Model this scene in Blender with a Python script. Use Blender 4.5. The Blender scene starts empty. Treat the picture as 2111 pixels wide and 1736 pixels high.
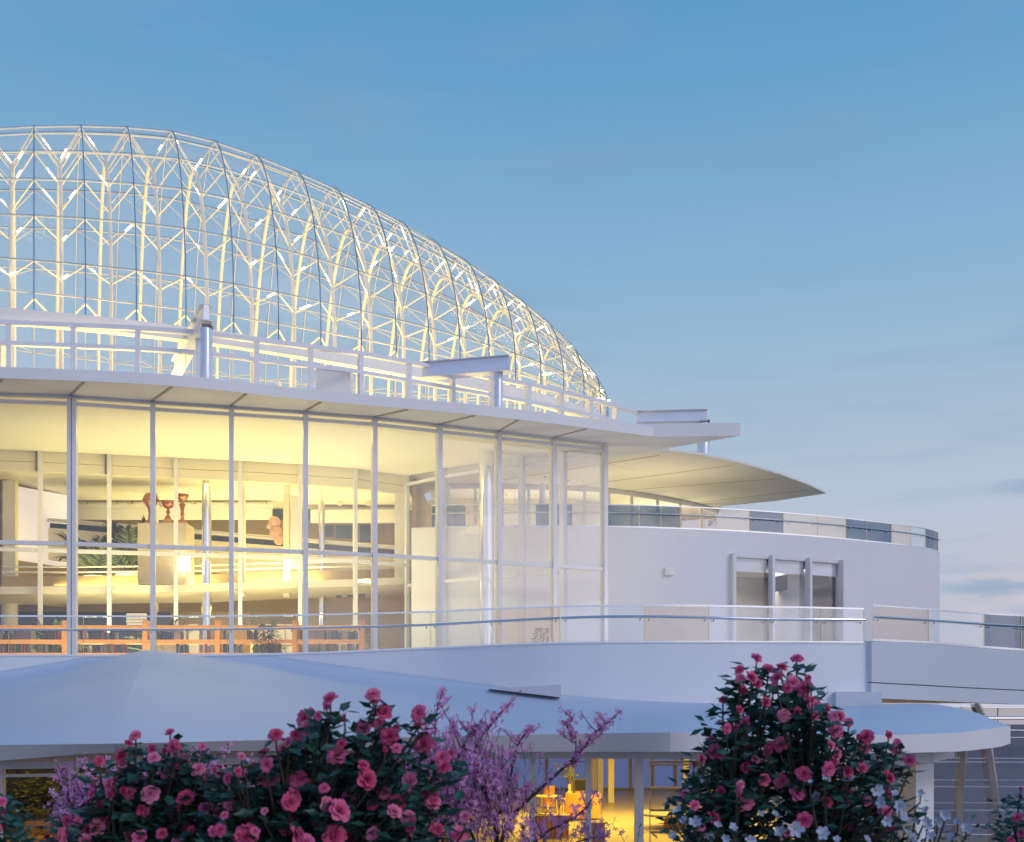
import bpy, math, random
from mathutils import Vector, Matrix
random.seed(7)
R = math.radians
C = bpy.context.scene.collection
# ------------------------------------------------------------------ camera model (pixels of a 2111 x 1736 picture)
F = 2263.0; CX = 1055.5; HY = 1470.0; CZ = 4.2
def at(x, y, Y): return Vector(((x-CX)*Y/F, Y, CZ+(HY-y)*Y/F))
def XW(x, Y): return (x-CX)*Y/F
def ZW(y, Y): return CZ+(HY-y)*Y/F
def lerp(a, b, t): return a+(b-a)*t
def tab(*pts):
    xs = [p[0] for p in pts]; ys = [p[1] for p in pts]; n = len(xs)
    d = [(ys[i+1]-ys[i])/(xs[i+1]-xs[i]) for i in range(n-1)]
    m = [d[0]]+[0 if d[i-1]*d[i] <= 0 else 2*d[i-1]*d[i]/(d[i-1]+d[i]) for i in range(1, n-1)]+[d[-1]]
    def f(x):
        if x <= xs[0]: return ys[0]+(x-xs[0])*m[0]*.5
        if x >= xs[-1]: return ys[-1]+(x-xs[-1])*m[-1]
        i = max(k for k in range(n-1) if xs[k] <= x)
        h = xs[i+1]-xs[i]; t = (x-xs[i])/h
        return ((2*t**3-3*t*t+1)*ys[i]+(t**3-2*t*t+t)*h*m[i]+(-2*t**3+3*t*t)*ys[i+1]+(t**3-t*t)*h*m[i+1])
    return f
def spline(pts, k=6):
    out = []; n = len(pts)
    V = [Vector(p) for p in pts]
    for i in range(n-1):
        p0 = V[max(i-1, 0)]; p1 = V[i]; p2 = V[i+1]; p3 = V[min(i+2, n-1)]
        for j in range(k):
            t = j/k
            out.append(0.5*((2*p1)+(p2-p0)*t+(2*p0-5*p1+4*p2-p3)*t*t+(3*p1-p0-3*p2+p3)*t**3))
    out.append(V[-1]); return out
# ------------------------------------------------------------------ mesh builder
class MB:
    def __init__(s): s.v = []; s.f = []; s.sm = False
    def add(s, vs, fs):
        o = len(s.v); s.v += [Vector(v) for v in vs]; s.f += [tuple(i+o for i in f) for f in fs]; return s
    def box(s, c, size, rz=0, tilt=None):
        x, y, z = size[0]/2, size[1]/2, size[2]/2
        M = Matrix.Rotation(rz, 3, 'Z')
        if tilt: M = M @ tilt
        vs = [Vector(c)+M @ Vector(p) for p in ((-x,-y,-z),(x,-y,-z),(x,y,-z),(-x,y,-z),(-x,-y,z),(x,-y,z),(x,y,z),(-x,y,z))]
        return s.add(vs, [(0,3,2,1),(4,5,6,7),(0,1,5,4),(1,2,6,5),(2,3,7,6),(3,0,4,7)])
    def beam(s, p, q, w, h, up=(0,0,1)):
        p = Vector(p); q = Vector(q); d = (q-p).normalized(); u = Vector(up)
        r = d.cross(u)
        if r.length < 1e-4: r = d.cross(Vector((0,1,0)))
        r.normalize(); u = r.cross(d).normalized(); r *= w/2; u *= h/2
        vs = [p-r-u, p+r-u, p+r+u, p-r+u, q-r-u, q+r-u, q+r+u, q-r+u]
        return s.add(vs, [(0,1,2,3),(7,6,5,4),(0,4,5,1),(1,5,6,2),(2,6,7,3),(3,7,4,0)])
    def tube(s, pts, r, n=8, cap=True):
        pts = [Vector(p) for p in pts]; rr = r if isinstance(r, (list, tuple)) else [r]*len(pts)
        vs = []; fs = []; prev = None
        for i, p in enumerate(pts):
            d = (pts[min(i+1, len(pts)-1)]-pts[max(i-1, 0)])
            if d.length < 1e-9: d = Vector((0,0,1))
            d.normalize()
            a = prev if prev is not None else (Vector((0,0,1)) if abs(d.z) < .9 else Vector((1,0,0)))
            a = a-d*a.dot(d)
            if a.length < 1e-5: a = d.orthogonal()
            a.normalize(); b = d.cross(a); prev = a
            for k in range(n):
                t = 2*math.pi*k/n; vs.append(p+(a*math.cos(t)+b*math.sin(t))*rr[i])
        for i in range(len(pts)-1):
            for k in range(n):
                k2 = (k+1) % n; fs.append((i*n+k, i*n+k2, (i+1)*n+k2, (i+1)*n+k))
        if cap: fs.append(tuple(range(n-1, -1, -1))); fs.append(tuple((len(pts)-1)*n+k for k in range(n)))
        return s.add(vs, fs)
    def lathe(s, prof, c=(0,0,0), n=20):
        vs = []; fs = []; c = Vector(c); m = len(prof)
        for r, z in prof:
            for k in range(n):
                t = 2*math.pi*k/n; vs.append(c+Vector((r*math.cos(t), r*math.sin(t), z)))
        for i in range(m-1):
            for k in range(n):
                k2 = (k+1) % n; fs.append((i*n+k, i*n+k2, (i+1)*n+k2, (i+1)*n+k))
        fs.append(tuple(range(n-1, -1, -1))); fs.append(tuple((m-1)*n+k for k in range(n)))
        return s.add(vs, fs)
    def prism(s, poly, z0, z1):
        n = len(poly); g0 = z0 if callable(z0) else (lambda p: z0); g1 = z1 if callable(z1) else (lambda p: z1)
        vs = [(p[0], p[1], g0(p)) for p in poly]+[(p[0], p[1], g1(p)) for p in poly]
        fs = [tuple(range(n-1, -1, -1)), tuple(range(n, 2*n))]+[(i, (i+1) % n, n+(i+1) % n, n+i) for i in range(n)]
        return s.add(vs, fs)
    def wall(s, pts, z0, z1, th):
        """strip along plan points; z0/z1 numbers or lists; thickness th grows to the left of the direction of travel"""
        n = len(pts); P = [Vector((p[0], p[1])) for p in pts]
        zz0 = z0 if isinstance(z0, list) else [z0]*n; zz1 = z1 if isinstance(z1, list) else [z1]*n
        vs = []; fs = []
        for i in range(n):
            d = (P[min(i+1, n-1)]-P[max(i-1, 0)]).normalized(); nn = Vector((-d.y, d.x))*th
            q = P[i]+nn
            vs += [(P[i].x, P[i].y, zz0[i]), (P[i].x, P[i].y, zz1[i]), (q.x, q.y, zz1[i]), (q.x, q.y, zz0[i])]
        for i in range(n-1):
            a = i*4; b = a+4
            for k in range(4):
                k2 = (k+1) % 4; fs.append((a+k, b+k, b+k2, a+k2))
        fs.append((0,1,2,3)); fs.append(((n-1)*4+3, (n-1)*4+2, (n-1)*4+1, (n-1)*4))
        return s.add(vs, fs)
    def grid(s, rows):
        n = len(rows[0]); vs = [p for r in rows for p in r]
        return s.add(vs, [(i*n+j, i*n+j+1, (i+1)*n+j+1, (i+1)*n+j) for i in range(len(rows)-1) for j in range(n-1)])
    def leaf(s, p, d, nrm, L, W, fold=.25):
        p = Vector(p); d = Vector(d).normalized(); r = d.cross(Vector(nrm))
        if r.length < 1e-4: r = d.orthogonal()
        r.normalize(); u = r.cross(d)
        m = p+d*L*.5-u*W*fold
        return s.add([p, p+d*L*.42+r*W*.5, p+d*L-u*L*.12, p+d*L*.42-r*W*.5, m], [(0,1,4),(1,2,4),(2,3,4),(3,0,4)])
LOC = {}
def mesh_obj(name, mb, mat, off=Vector((0,0,0)), smooth=False):
    me = bpy.data.meshes.new(name); me.from_pydata([v-off for v in mb.v], [], mb.f)
    me.materials.append(mat)
    if smooth:
        me.polygons.foreach_set('use_smooth', [True]*len(me.polygons))
        if smooth != 'all':
            try: me.set_sharp_from_angle(angle=R(38))
            except Exception: pass
    me.update()
    o = bpy.data.objects.new(name, me); C.objects.link(o); return o
def tag(o, label, cat, group=None, kind=None):
    if label: o['label'] = label
    if cat: o['category'] = cat
    if group: o['group'] = group
    if kind: o['kind'] = kind
    return o
def thing(name, label, cat, loc, group=None):
    o = bpy.data.objects.new(name, None); C.objects.link(o); o.location = loc; o.empty_display_size = .2
    LOC[o] = Vector(loc); return tag(o, label, cat, group)
def part(name, mb, mat, parent, smooth=False, kind=None, label=None):
    o = mesh_obj(name, mb, mat, LOC[parent], smooth); o.parent = parent; LOC[o] = LOC[parent]
    if kind: o['kind'] = kind
    if label: o['label'] = label
    return o
def single(name, mb, mat, label, cat, loc, group=None, smooth=False):
    loc = Vector(loc); o = mesh_obj(name, mb, mat, loc, smooth); o.location = loc; LOC[o] = loc
    return tag(o, label, cat, group)
def struct(name, mb, mat, smooth=False):
    o = mesh_obj(name, mb, mat, Vector((0,0,0)), smooth); o['kind'] = 'structure'; return o
def dup(root, loc, rz=0, label=None, scale=1, group=None):
    r = root.copy(); C.objects.link(r); r.location = loc; r.rotation_euler = (0,0,rz); r.scale = (scale,)*3
    if label: r['label'] = label
    if group: r['group'] = group
    for ch in root.children:
        c = ch.copy(); C.objects.link(c); c.parent = r
        for g in ch.children:
            d = g.copy(); C.objects.link(d); d.parent = c
    return r
# ------------------------------------------------------------------ materials
def mat(name, col, rough=.5, metal=0., var=.06, scale=1.5, bump=0., bscale=40., spec=.4, emit=None, es=0, stretch=None, trans=0):
    m = bpy.data.materials.new(name); m.use_nodes = True; nt = m.node_tree; N = nt.nodes; L = nt.links
    b = N['Principled BSDF']; b.inputs['Roughness'].default_value = rough; b.inputs['Metallic'].default_value = metal
    b.inputs['Specular IOR Level'].default_value = spec
    tc = N.new('ShaderNodeTexCoord'); src = tc.outputs['Object']
    if stretch:
        mp = N.new('ShaderNodeMapping'); mp.inputs['Scale'].default_value = stretch; L.new(src, mp.inputs['Vector']); src = mp.outputs['Vector']
    nz = N.new('ShaderNodeTexNoise'); nz.inputs['Scale'].default_value = scale; nz.inputs['Detail'].default_value = 5; L.new(src, nz.inputs['Vector'])
    cr = N.new('ShaderNodeValToRGB'); cr.color_ramp.elements[0].position = .3; cr.color_ramp.elements[1].position = .72
    cr.color_ramp.elements[0].color = tuple(c*(1-var) for c in col)+(1,); cr.color_ramp.elements[1].color = tuple(min(1, c*(1+var)) for c in col)+(1,)
    L.new(nz.outputs['Fac'], cr.inputs['Fac']); L.new(cr.outputs['Color'], b.inputs['Base Color'])
    if bump:
        n2 = N.new('ShaderNodeTexNoise'); n2.inputs['Scale'].default_value = bscale; L.new(src, n2.inputs['Vector'])
        bp = N.new('ShaderNodeBump'); bp.inputs['Strength'].default_value = bump; bp.inputs['Distance'].default_value = .02
        L.new(n2.outputs['Fac'], bp.inputs['Height']); L.new(bp.outputs['Normal'], b.inputs['Normal'])
    if emit: b.inputs['Emission Color'].default_value = tuple(emit)+(1,); b.inputs['Emission Strength'].default_value = es
    if trans:
        tr = N.new('ShaderNodeBsdfTranslucent'); L.new(cr.outputs['Color'], tr.inputs['Color'])
        mx = N.new('ShaderNodeMixShader'); mx.inputs['Fac'].default_value = trans
        L.new(b.outputs['BSDF'], mx.inputs[1]); L.new(tr.outputs['BSDF'], mx.inputs[2]); L.new(mx.outputs['Shader'], N['Material Output'].inputs['Surface'])
    return m
def glass(name, tint=(.97,.98,1), base=.04, ior=1.45, rough=.0, haze=0., hazecol=(.8,.8,.85), gain=1.):
    m = bpy.data.materials.new(name); m.use_nodes = True; nt = m.node_tree; N = nt.nodes; L = nt.links
    N.remove(N['Principled BSDF'])
    t = N.new('ShaderNodeBsdfTransparent'); t.inputs['Color'].default_value = tuple(tint)+(1,)
    g = N.new('ShaderNodeBsdfGlossy'); g.inputs['Roughness'].default_value = rough; g.inputs['Color'].default_value = (.95,.96,1,1)
    ge = N.new('ShaderNodeNewGeometry'); dt = N.new('ShaderNodeVectorMath'); dt.operation = 'DOT_PRODUCT'
    L.new(ge.outputs['Normal'], dt.inputs[0]); L.new(ge.outputs['Incoming'], dt.inputs[1])
    ab = N.new('ShaderNodeMath'); ab.operation = 'ABSOLUTE'; L.new(dt.outputs['Value'], ab.inputs[0])
    om = N.new('ShaderNodeMath'); om.operation = 'SUBTRACT'; om.inputs[0].default_value = 1; L.new(ab.outputs[0], om.inputs[1])
    pw = N.new('ShaderNodeMath'); pw.operation = 'POWER'; pw.inputs[1].default_value = 4.0; L.new(om.outputs[0], pw.inputs[0])
    ma = N.new('ShaderNodeMath'); ma.operation = 'MULTIPLY_ADD'; ma.inputs[1].default_value = gain; ma.inputs[2].default_value = base; ma.use_clamp = True
    L.new(pw.outputs[0], ma.inputs[0])
    mx = N.new('ShaderNodeMixShader'); L.new(ma.outputs[0], mx.inputs['Fac']); L.new(t.outputs[0], mx.inputs[1]); L.new(g.outputs[0], mx.inputs[2])
    out = mx
    if haze:
        d = N.new('ShaderNodeBsdfDiffuse'); d.inputs['Color'].default_value = tuple(hazecol)+(1,)
        nz = N.new('ShaderNodeTexNoise'); nz.inputs['Scale'].default_value = .6; tc = N.new('ShaderNodeTexCoord'); L.new(tc.outputs['Object'], nz.inputs['Vector'])
        mr = N.new('ShaderNodeMapRange'); mr.inputs['To Min'].default_value = haze*.7; mr.inputs['To Max'].default_value = haze*1.3; L.new(nz.outputs['Fac'], mr.inputs['Value'])
        m2 = N.new('ShaderNodeMixShader'); L.new(mr.outputs[0], m2.inputs['Fac']); L.new(mx.outputs[0], m2.inputs[1]); L.new(d.outputs[0], m2.inputs[2]); out = m2
    L.new(out.outputs[0], N['Material Output'].inputs['Surface'])
    return m
def wood(name, col, rough=.45, var=.3):
    return mat(name, col, rough, var=var, scale=3.5, stretch=(1.2,6,12), bump=.08, bscale=12)
M = {}
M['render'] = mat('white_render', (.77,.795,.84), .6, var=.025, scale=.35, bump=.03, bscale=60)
M['render2'] = mat('shaded_render', (.60,.65,.74), .6, var=.03, scale=.35, bump=.03, bscale=60)  # white render again, with the right wall's shade put into the colour
M['tower'] = mat('tower_render', (.78,.785,.83), .6, var=.03, scale=.3, bump=.03, bscale=50)
M['canopy'] = mat('canopy_membrane', (.50,.61,.75), .45, var=.03, scale=.3, bump=.02, bscale=30)
M['roof'] = mat('roof_paint', (.78,.78,.80), .5, var=.03, scale=.4)
M['soffit'] = mat('soffit_paint', (.80,.78,.74), .6, var=.03, scale=.5)
M['frame'] = mat('frame_paint', (.74,.74,.77), .35, var=.03, scale=2)
M['sjoint'] = mat('soffit_joint', (.40,.37,.34), .6)
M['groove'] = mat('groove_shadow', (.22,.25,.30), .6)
M['joint'] = mat('joint_seal', (.22,.20,.20), .6)
M['steel'] = mat('dome_steel', (.84,.78,.68), .35, var=.04, scale=2)
M['rib'] = mat('rib_cap', (.16,.30,.48), .35, metal=.3, var=.1)
M['post'] = mat('warm_steel_post', (.52,.48,.44), .28, metal=.7, var=.15, scale=2)
M['chrome'] = mat('polished_steel', (.86,.87,.90), .12, metal=1., var=.02, scale=3)
M['satin'] = mat('satin_steel', (.78,.80,.84), .25, metal=.85, var=.03, scale=3)
M['mast'] = mat('mast_steel', (.70,.74,.82), .3, metal=.35, var=.03)
M['ceil'] = mat('ceiling_paint', (.84,.81,.70), .7, var=.02, scale=.3)
M['tan'] = mat('tan_wall', (.42,.32,.17), .7, var=.08, scale=.4)
M['cream'] = mat('cream_wall', (.80,.74,.58), .65, var=.04, scale=.4)
M['white'] = mat('interior_white', (.82,.80,.78), .5, var=.02)
M['floor'] = mat('terrace_stone', (.45,.42,.38), .5, var=.1, scale=2, bump=.05)
M['hallfloor'] = mat('hall_floor', (.52,.42,.26), .35, var=.08, scale=.6)
M['dark'] = mat('dark_recess', (.10,.09,.09), .6, var=.2)
M['navy'] = mat('navy_panel', (.05,.08,.13), .3, var=.2)
M['orange'] = wood('orange_wood', (.80,.36,.09), var=.22)
M['oak'] = wood('oak_wood', (.62,.36,.12))
M['copper'] = mat('copper', (.52,.21,.09), .28, metal=.75, var=.12, scale=6)
M['stonebase'] = mat('trophy_base', (.55,.33,.13), .5)
M['pink'] = mat('pink_plush', (.72,.44,.36), .9, var=.1, scale=8, bump=.3)
M['lamp'] = mat('lamp_glow', (1,.9,.6), .4, emit=(1,.88,.50), es=14.0)
M['led'] = mat('led_glow', (1,.9,.6), .4, emit=(1,.85,.46), es=16)  # glowing strips imitate bright highlights on the dome struts
M['bluewall'] = mat('blue_glass_wall', (.03,.06,.16), .2, var=.25, scale=.25, spec=.3, emit=(.24,.34,.80), es=.32)  # wall glows by itself, imitating dusk blue in far glazing
M['soil'] = mat('soil', (.05,.04,.03), .9, var=.4, scale=4, bump=.5)
M['paving'] = mat('paving', (.14,.14,.15), .7, var=.12, scale=1.5, bump=.1)
M['leaf'] = mat('leaf', (.030,.095,.075), .38, var=.65, scale=9, trans=.08, spec=.5)
M['leaf_in'] = mat('indoor_leaf', (.045,.075,.03), .45, var=.5, scale=7, trans=.1)
M['leaf_lit'] = mat('lit_leaf', (.16,.17,.03), .5, var=.7, scale=5, trans=.2)
M['stem'] = mat('stem', (.06,.055,.04), .8, var=.3, scale=12)
M['bark'] = mat('bark', (.05,.035,.04), .85, var=.3, scale=20, bump=.3)
M['rose'] = mat('rose_petal', (.80,.18,.37), .55, var=.30, scale=16, trans=.18, spec=.25)
M['rose2'] = mat('rose_petal_deep', (.66,.10,.24), .55, var=.30, scale=16, trans=.15, spec=.25)
M['rose3'] = mat('rose_petal_pale', (.85,.28,.46), .6, var=.25, scale=14, trans=.2, spec=.2)
M['lilac'] = mat('lilac_petal', (.80,.36,.66), .6, var=.35, scale=5, trans=.25)
M['whiteflower'] = mat('white_petal', (.45,.53,.69), .55, var=.12, scale=9, trans=.2)
M['yellowc'] = mat('flower_centre', (.6,.42,.08), .7)
M['glass'] = glass('facade_glass', (.98,.98,.99), base=.035, gain=.8, haze=.02, hazecol=(.85,.82,.82))
M['glass_hazy'] = glass('facade_glass_hazy', (.97,.97,.98), base=.12, gain=.8, haze=.20, hazecol=(.9,.86,.86))  # diffuse haze paints the sky's reflection into the right panes
M['glass_mid'] = glass('facade_glass_mid', (.98,.98,.99), base=.07, gain=.8, haze=.10, hazecol=(.9,.86,.82))  # weaker painted reflection haze for the panes in between
M['inner_glass'] = glass('inner_glass', (.99,.99,.985), base=.03, gain=.5)
M['bal'] = glass('balustrade_glass', (.95,.97,.98), base=.10, gain=.8, haze=.04)
M['bal_clear'] = glass('balustrade_clear_glass', (.93,.95,.96), base=.035, gain=.8)
M['bal_warm'] = glass('balustrade_warm_glass', (.95,.90,.84), base=.07, gain=.8)
M['bal_dark'] = glass('balustrade_tinted_glass', (.30,.40,.50), base=.14, gain=.8)
M['dome_glass'] = glass('dome_glass', (.985,.99,1), base=.003, gain=.35, haze=.075, hazecol=(.9,.9,.9))  # diffuse haze paints the whitish glow of the dome into its glass
M['con_glass'] = glass('conservatory_glass', (.55,.62,.78), base=.30, gain=.8)
M['edge'] = mat('glass_edge_clip', (.72,.55,.26), .3, metal=.6, var=.1)
M['blind'] = mat('roller_blind', (.80,.80,.84), .6, var=.03)
M['screen'] = mat('dark_screen', (.03,.03,.035), .25)
bookmats = [mat('book_%s' % n, c, .6, var=.3, scale=9) for n, c in (('charcoal',(.05,.05,.06)),('grey',(.16,.15,.16)),('navy',(.05,.06,.12)),('red',(.32,.05,.04)),('brown',(.16,.08,.05)),('olive',(.13,.12,.06)))]
bookcols = ['charcoal','grey','navy blue','red','brown','olive']
# ------------------------------------------------------------------ ground
gb = MB()
ys = [-60,-20,0,10,12,20,30,80,200,900]; zf = {-60:2.35,-20:2.35,0:2.35,10:2.35,12:2.2,20:-.02,30:-.02,80:-.02,200:-.02,900:-.02}
rows = [[(x, y, zf[y]) for x in (-900,-200,-60,-20,-8,0,8,20,60,200,900)] for y in ys]
struct('ground', gb.grid(rows), M['paving'], True)
sb = MB(); sb.grid([[(x, y, 2.354 if y < 10 else 2.3) for x in (-14,-7,0,7,14)] for y in (2.8,5,7.5,9.9)])
struct('planting_bed', sb, M['soil'])
# ================================================================== MAIN BUILDING
ZC = 15.4; TF = 5.9
Yfac = tab((-190,38.3),(-20,38.4),(148,38.76),(315,39.45),(477,40.1),(630,40.8),(773,41.55),(907,42.6),(1029,43.6),(1143,44.6),(1248,45.6))
fx = [-190,-20,148,315,477,630,773,907,1029,1143,1248]
main = thing('main_building', 'curved white building with tall glazed hall under a flat roof below the glass dome', 'building', (-12,45,0))
FP = [(XW(x, Yfac(x)), Yfac(x)) for x in fx]
def dense(pts, k=5): return [(p.x, p.y) for p in spline([(a, b, 0) for a, b in pts], k)]
FPd = dense(FP)
# roof slab with curved eave
ev = [(-200,36.5),(0,36.7),(352,37.55),(660,39.4),(1022,41.5),(1346,44.45)]
EP = dense([(XW(x, y), y) for x, y in ev], 8)
mb = MB().prism(EP+[(5.2,46.2),(3.5,49.5),(-3,53),(-8,64),(-40,64),(-40,36.6)], ZC, 15.78)
part('roof', mb, M['roof'], main)
wing = MB().prism([(4.6,44.52),(9.22,44.36),(4.27,48.3),(3.0,48.9)], ZC+.003, 15.93)
part('roof_wing', wing, M['roof'], main)
# soffit trim lines above the mullions
ej = [(EP[min(range(len(EP)), key=lambda i: abs(EP[i][0]-(p[0]+1.0)))]) for p in FP]
for p, q in zip(FP[1:-1], ej[1:-1]):
    part('soffit_joint', MB().beam((p[0], p[1]-.1, ZC-.012), (q[0], q[1]+.12, ZC-.012), .10, .024), M['sjoint'], main)
# curtain wall
cw = MB().wall(FPd, ZC-.09, ZC-.003, .14)
curtain = part('curtain_wall', cw, M['frame'], main)
def seg_dir(pts, i):
    a = Vector(pts[max(i-1, 0)]); b = Vector(pts[min(i+1, len(pts)-1)]); return (b-a).normalized()
ZT1 = 15.13; ZT0 = 10.19
for i, p in enumerate(FP):
    d = seg_dir(FP, i); ang = math.atan2(d.y, d.x); n = Vector((-d.y, d.x))
    w = .30 if i == 2 else .17
    c = Vector(p)+n*.12
    part('mullion', MB().box((c.x, c.y, (TF+ZC-.09)/2), (w, .40, ZC-.09-TF), ang), M['frame'], curtain)
    if i == 2: part('mullion_seal', MB().box((p[0]-n.x*.083, p[1]-n.y*.083, (TF+ZC-.09)/2), (.03, .01, ZC-.1-TF), ang), M['joint'], curtain)
for i in range(len(FP)-1):
    a = Vector(FP[i]); b = Vector(FP[i+1]); d = (b-a).normalized(); n = Vector((-d.y, d.x)); a2 = a+d*.09+n*.08; b2 = b-d*.09+n*.08
    for z, h in ((ZT1,.13),(ZT0,.14)):
        part('transom', MB().beam((a2.x,a2.y,z),(b2.x,b2.y,z),.14,h), M['frame'], curtain)
    for z0, z1 in ((TF,ZT0-.08),(ZT0+.08,ZT1-.07),(ZT1+.07,ZC-.09)):
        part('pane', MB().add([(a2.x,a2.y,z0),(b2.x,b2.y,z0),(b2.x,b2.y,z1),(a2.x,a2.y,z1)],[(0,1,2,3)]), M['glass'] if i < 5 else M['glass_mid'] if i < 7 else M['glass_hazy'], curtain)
# inner glazed wall and the return to the sharp corner
ix = [(-210,46.0),(-60,46.3),(84,46.8),(226,47.4),(363,48.0),(495,48.6),(618,49.3),(731,50.1),(837,51.7)]
IP = [(XW(x, y), y) for x, y in ix]
inner = part('inner_wall', MB().wall(IP, 14.9, ZC-.004, .15).wall(IP, 14.48, 14.88, .16), M['cream'], main)
mzb = [9.15,9.22,9.29,9.4,9.5,9.69,9.85,10.0,10.3]
for i, p in enumerate(IP):
    d = seg_dir(IP, i); ang = math.atan2(d.y, d.x); n = Vector((-d.y, d.x)); c = Vector(p)-n*.09
    part('mullion', MB().box((c.x, c.y, (TF+ZC)/2), (.17,.17,ZC-TF-.01), ang), M['frame'], inner)
    c2 = c-Vector((d.x, d.y))*.14
    if i in (2, 3): part('mullion_seal', MB().box((c2.x+n.x*.03, c2.y+n.y*.03, 14.95), (.1,.1,.88), ang), M['joint'], inner)
for i in range(len(IP)-1):
    a = Vector(IP[i]); b = Vector(IP[i+1]); d = (b-a).normalized(); n = Vector((-d.y, d.x)); a2 = a+d*.09-n*.08; b2 = b-d*.09-n*.08
    part('transom', MB().beam((a2.x,a2.y,11.13),(b2.x,b2.y,11.13),.14,.16), M['frame'], inner)
    part('pane', MB().add([(a2.x,a2.y,TF),(b2.x,b2.y,TF),(b2.x,b2.y,14.47),(a2.x,a2.y,14.47)],[(0,1,2,3)]), M['inner_glass'], inner)
RP = [IP[-1], (XW(913,50.0),50.0), (XW(1000,48.6),48.6), (XW(1076,47.65),47.65), (XW(1161,46.75),46.75), FP[-1]]
for i in range(len(RP)-1):
    a = Vector(RP[i]); b = Vector(RP[i+1]); d = (b-a).normalized(); a2 = a+d*.14; b2 = b-d*.22
    for z, h in ((10.19,.14),(14.95,.13)): part('transom', MB().beam((a2.x,a2.y,z),(b2.x,b2.y,z),.12,h), M['frame'], inner)
    part('pane', MB().add([(a2.x,a2.y,TF),(b2.x,b2.y,TF),(b2.x,b2.y,ZC-.02),(a2.x,a2.y,ZC-.02)],[(0,1,2,3)]), M['glass'], inner)
    if 0 < i: part('mullion', MB().box((a.x, a.y, (TF+ZC)/2), (.2,.34,ZC-TF-.01), math.atan2(d.y, d.x)), M['frame'], inner)
part('corner_post', MB().box((FP[-1][0]-.12, FP[-1][1]+.36, (TF+ZC)/2), (.12,.12,ZC-TF-.12)), M['frame'], curtain)
# ceilings, floors, hall behind
part('hall_ceiling', MB().prism([(IP[0][0],IP[0][1]+.2)]+[(a, b+.2) for a, b in IP[1:]]+[(-5.0,58),(-29,58)], 14.9, 15.1), M['ceil'], main)
part('lobby_ceiling', MB().prism([(a, b+.2) for a, b in FPd[::-1]]+[(a, b-.12) for a, b in IP]+[(3.4,45.9)], ZC-.06, ZC-.006), M['ceil'], main)
part('hall_back_wall', MB().wall([(-31,58.5),(-4.6,59.5)], 0.2, 15.3, .3).wall([(-4.75,52.2),(-4.6,59.5)], 5.9, 15.3, -.2), M['tan'], main)
mz = MB(); nI = len(IP)
vs = []; fs = []
for (a, b), z in zip(IP, mzb): vs += [(a,b+.12,z),(a,b+.12,z+.32),(a+.3,b+4.6,z+.32),(a+.3,b+4.6,z)]
for i in range(nI-1):
    for k in range(4): fs.append((i*4+k,(i+1)*4+k,(i+1)*4+(k+1)%4,i*4+(k+1)%4))
fs += [(0,1,2,3),((nI-1)*4+3,(nI-1)*4+2,(nI-1)*4+1,(nI-1)*4)]
part('mezzanine', mz.add(vs, fs), M['cream'], main)
# mezzanine upstand and its rails
rl = [(a+.2, b+2.4) for a, b in IP[1:]]
part('mezzanine_upstand', MB().wall(rl, [z+.33 for z in mzb[1:]], [z+1.05 for z in mzb[1:]], .14), M['tan'], main)
for dz in (1.22, 1.46): part('mezzanine_rail', MB().tube([(a,b,z+dz) for (a,b),z in zip(rl, mzb[1:])], .04, 6), M['white'], main)
# gallery and the sloping ramp
part('gallery_front', MB().wall([(XW(-60,55.2),55.2),(XW(560,55.2),55.2)], 13.95, 14.5, .2).wall([(XW(-60,55.1),55.1),(XW(560,55.1),55.1)], 14.52, 14.68, .3).wall([(XW(640,56.2),56.2),(XW(835,56.2),56.2)], 13.95, 14.62, .2), M['white'], main)
for x in (175,238,268,398,470,545,660,700,760): part('gallery_post', MB().box((XW(x,55.4),55.4,14.77),(.22,.2,.2)), M['cream'], main)
part('gallery_window', MB().wall([(XW(-60,56.9),56.9),(XW(835,57.6),57.6)], 14.3, 14.85, .1), M['navy'], main)
ra = at(60,1067,52.6); rb = at(815,1127,53.6)
def ramp(t): return ra.lerp(rb, t)
mb = MB(); pts = [ramp(i/8) for i in range(9)]
mb.wall([(p.x,p.y) for p in pts], [p.z-1.95 for p in pts], [p.z-.42 for p in pts], .3)
part('ramp', mb, M['cream'], main)
part('ramp_glazing', MB().wall([(p.x,p.y+.1) for p in pts], [p.z-.40 for p in pts], [p.z-.16 for p in pts], .02), M['navy'], main)
part('ramp_rail', MB().tube([p for p in pts], .055, 6).tube([p+Vector((0,-.08,-.10)) for p in pts], .05, 6), M['white'], main)
for x, y0, y1 in ((683,1085,1107),(720,1085,1110),(770,1085,1118)):
    part('hall_window', MB().wall([(XW(x-28,57.4),57.4),(XW(x+5,57.4),57.4)], ZW(y1,57.4), ZW(y0-2,57.4), .05), M['navy'], main)
# columns
def column(x, Y, r, z0, z1, m=M['chrome']):
    part('column', MB().lathe([(r,z0),(r,z1)], (XW(x,Y),Y,0), 28), m, main, True)
column(426,48.9,.21,TF,14.9); column(663,53.0,.16,TF,14.9); column(1004,46.9,.33,TF,ZC-.07); column(318,53.4,.2,TF,14.9,M['white'])
column(20,50.5,.35,TF,14.9,M['cream']); column(478,50.5,.1,11,14.9,M['white']); column(1118,51.2,.14,TF,14.9,M['white'])
part('post', MB().box((XW(591,51.2),51.2,12.2),(.26,.3,5.2)), M['cream'], main)
part('post', MB().box((XW(22,49.0),49.0,11.9),(.55,.3,5.2)), M['cream'], main)
part('post', MB().box((XW(500,50.0),50.0,12.2),(.22,.3,5.4)), M['cream'], main)
part('post', MB().box((XW(825,52.8),52.8,12.6),(.5,.4,4.6)), M['white'], main)
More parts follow.
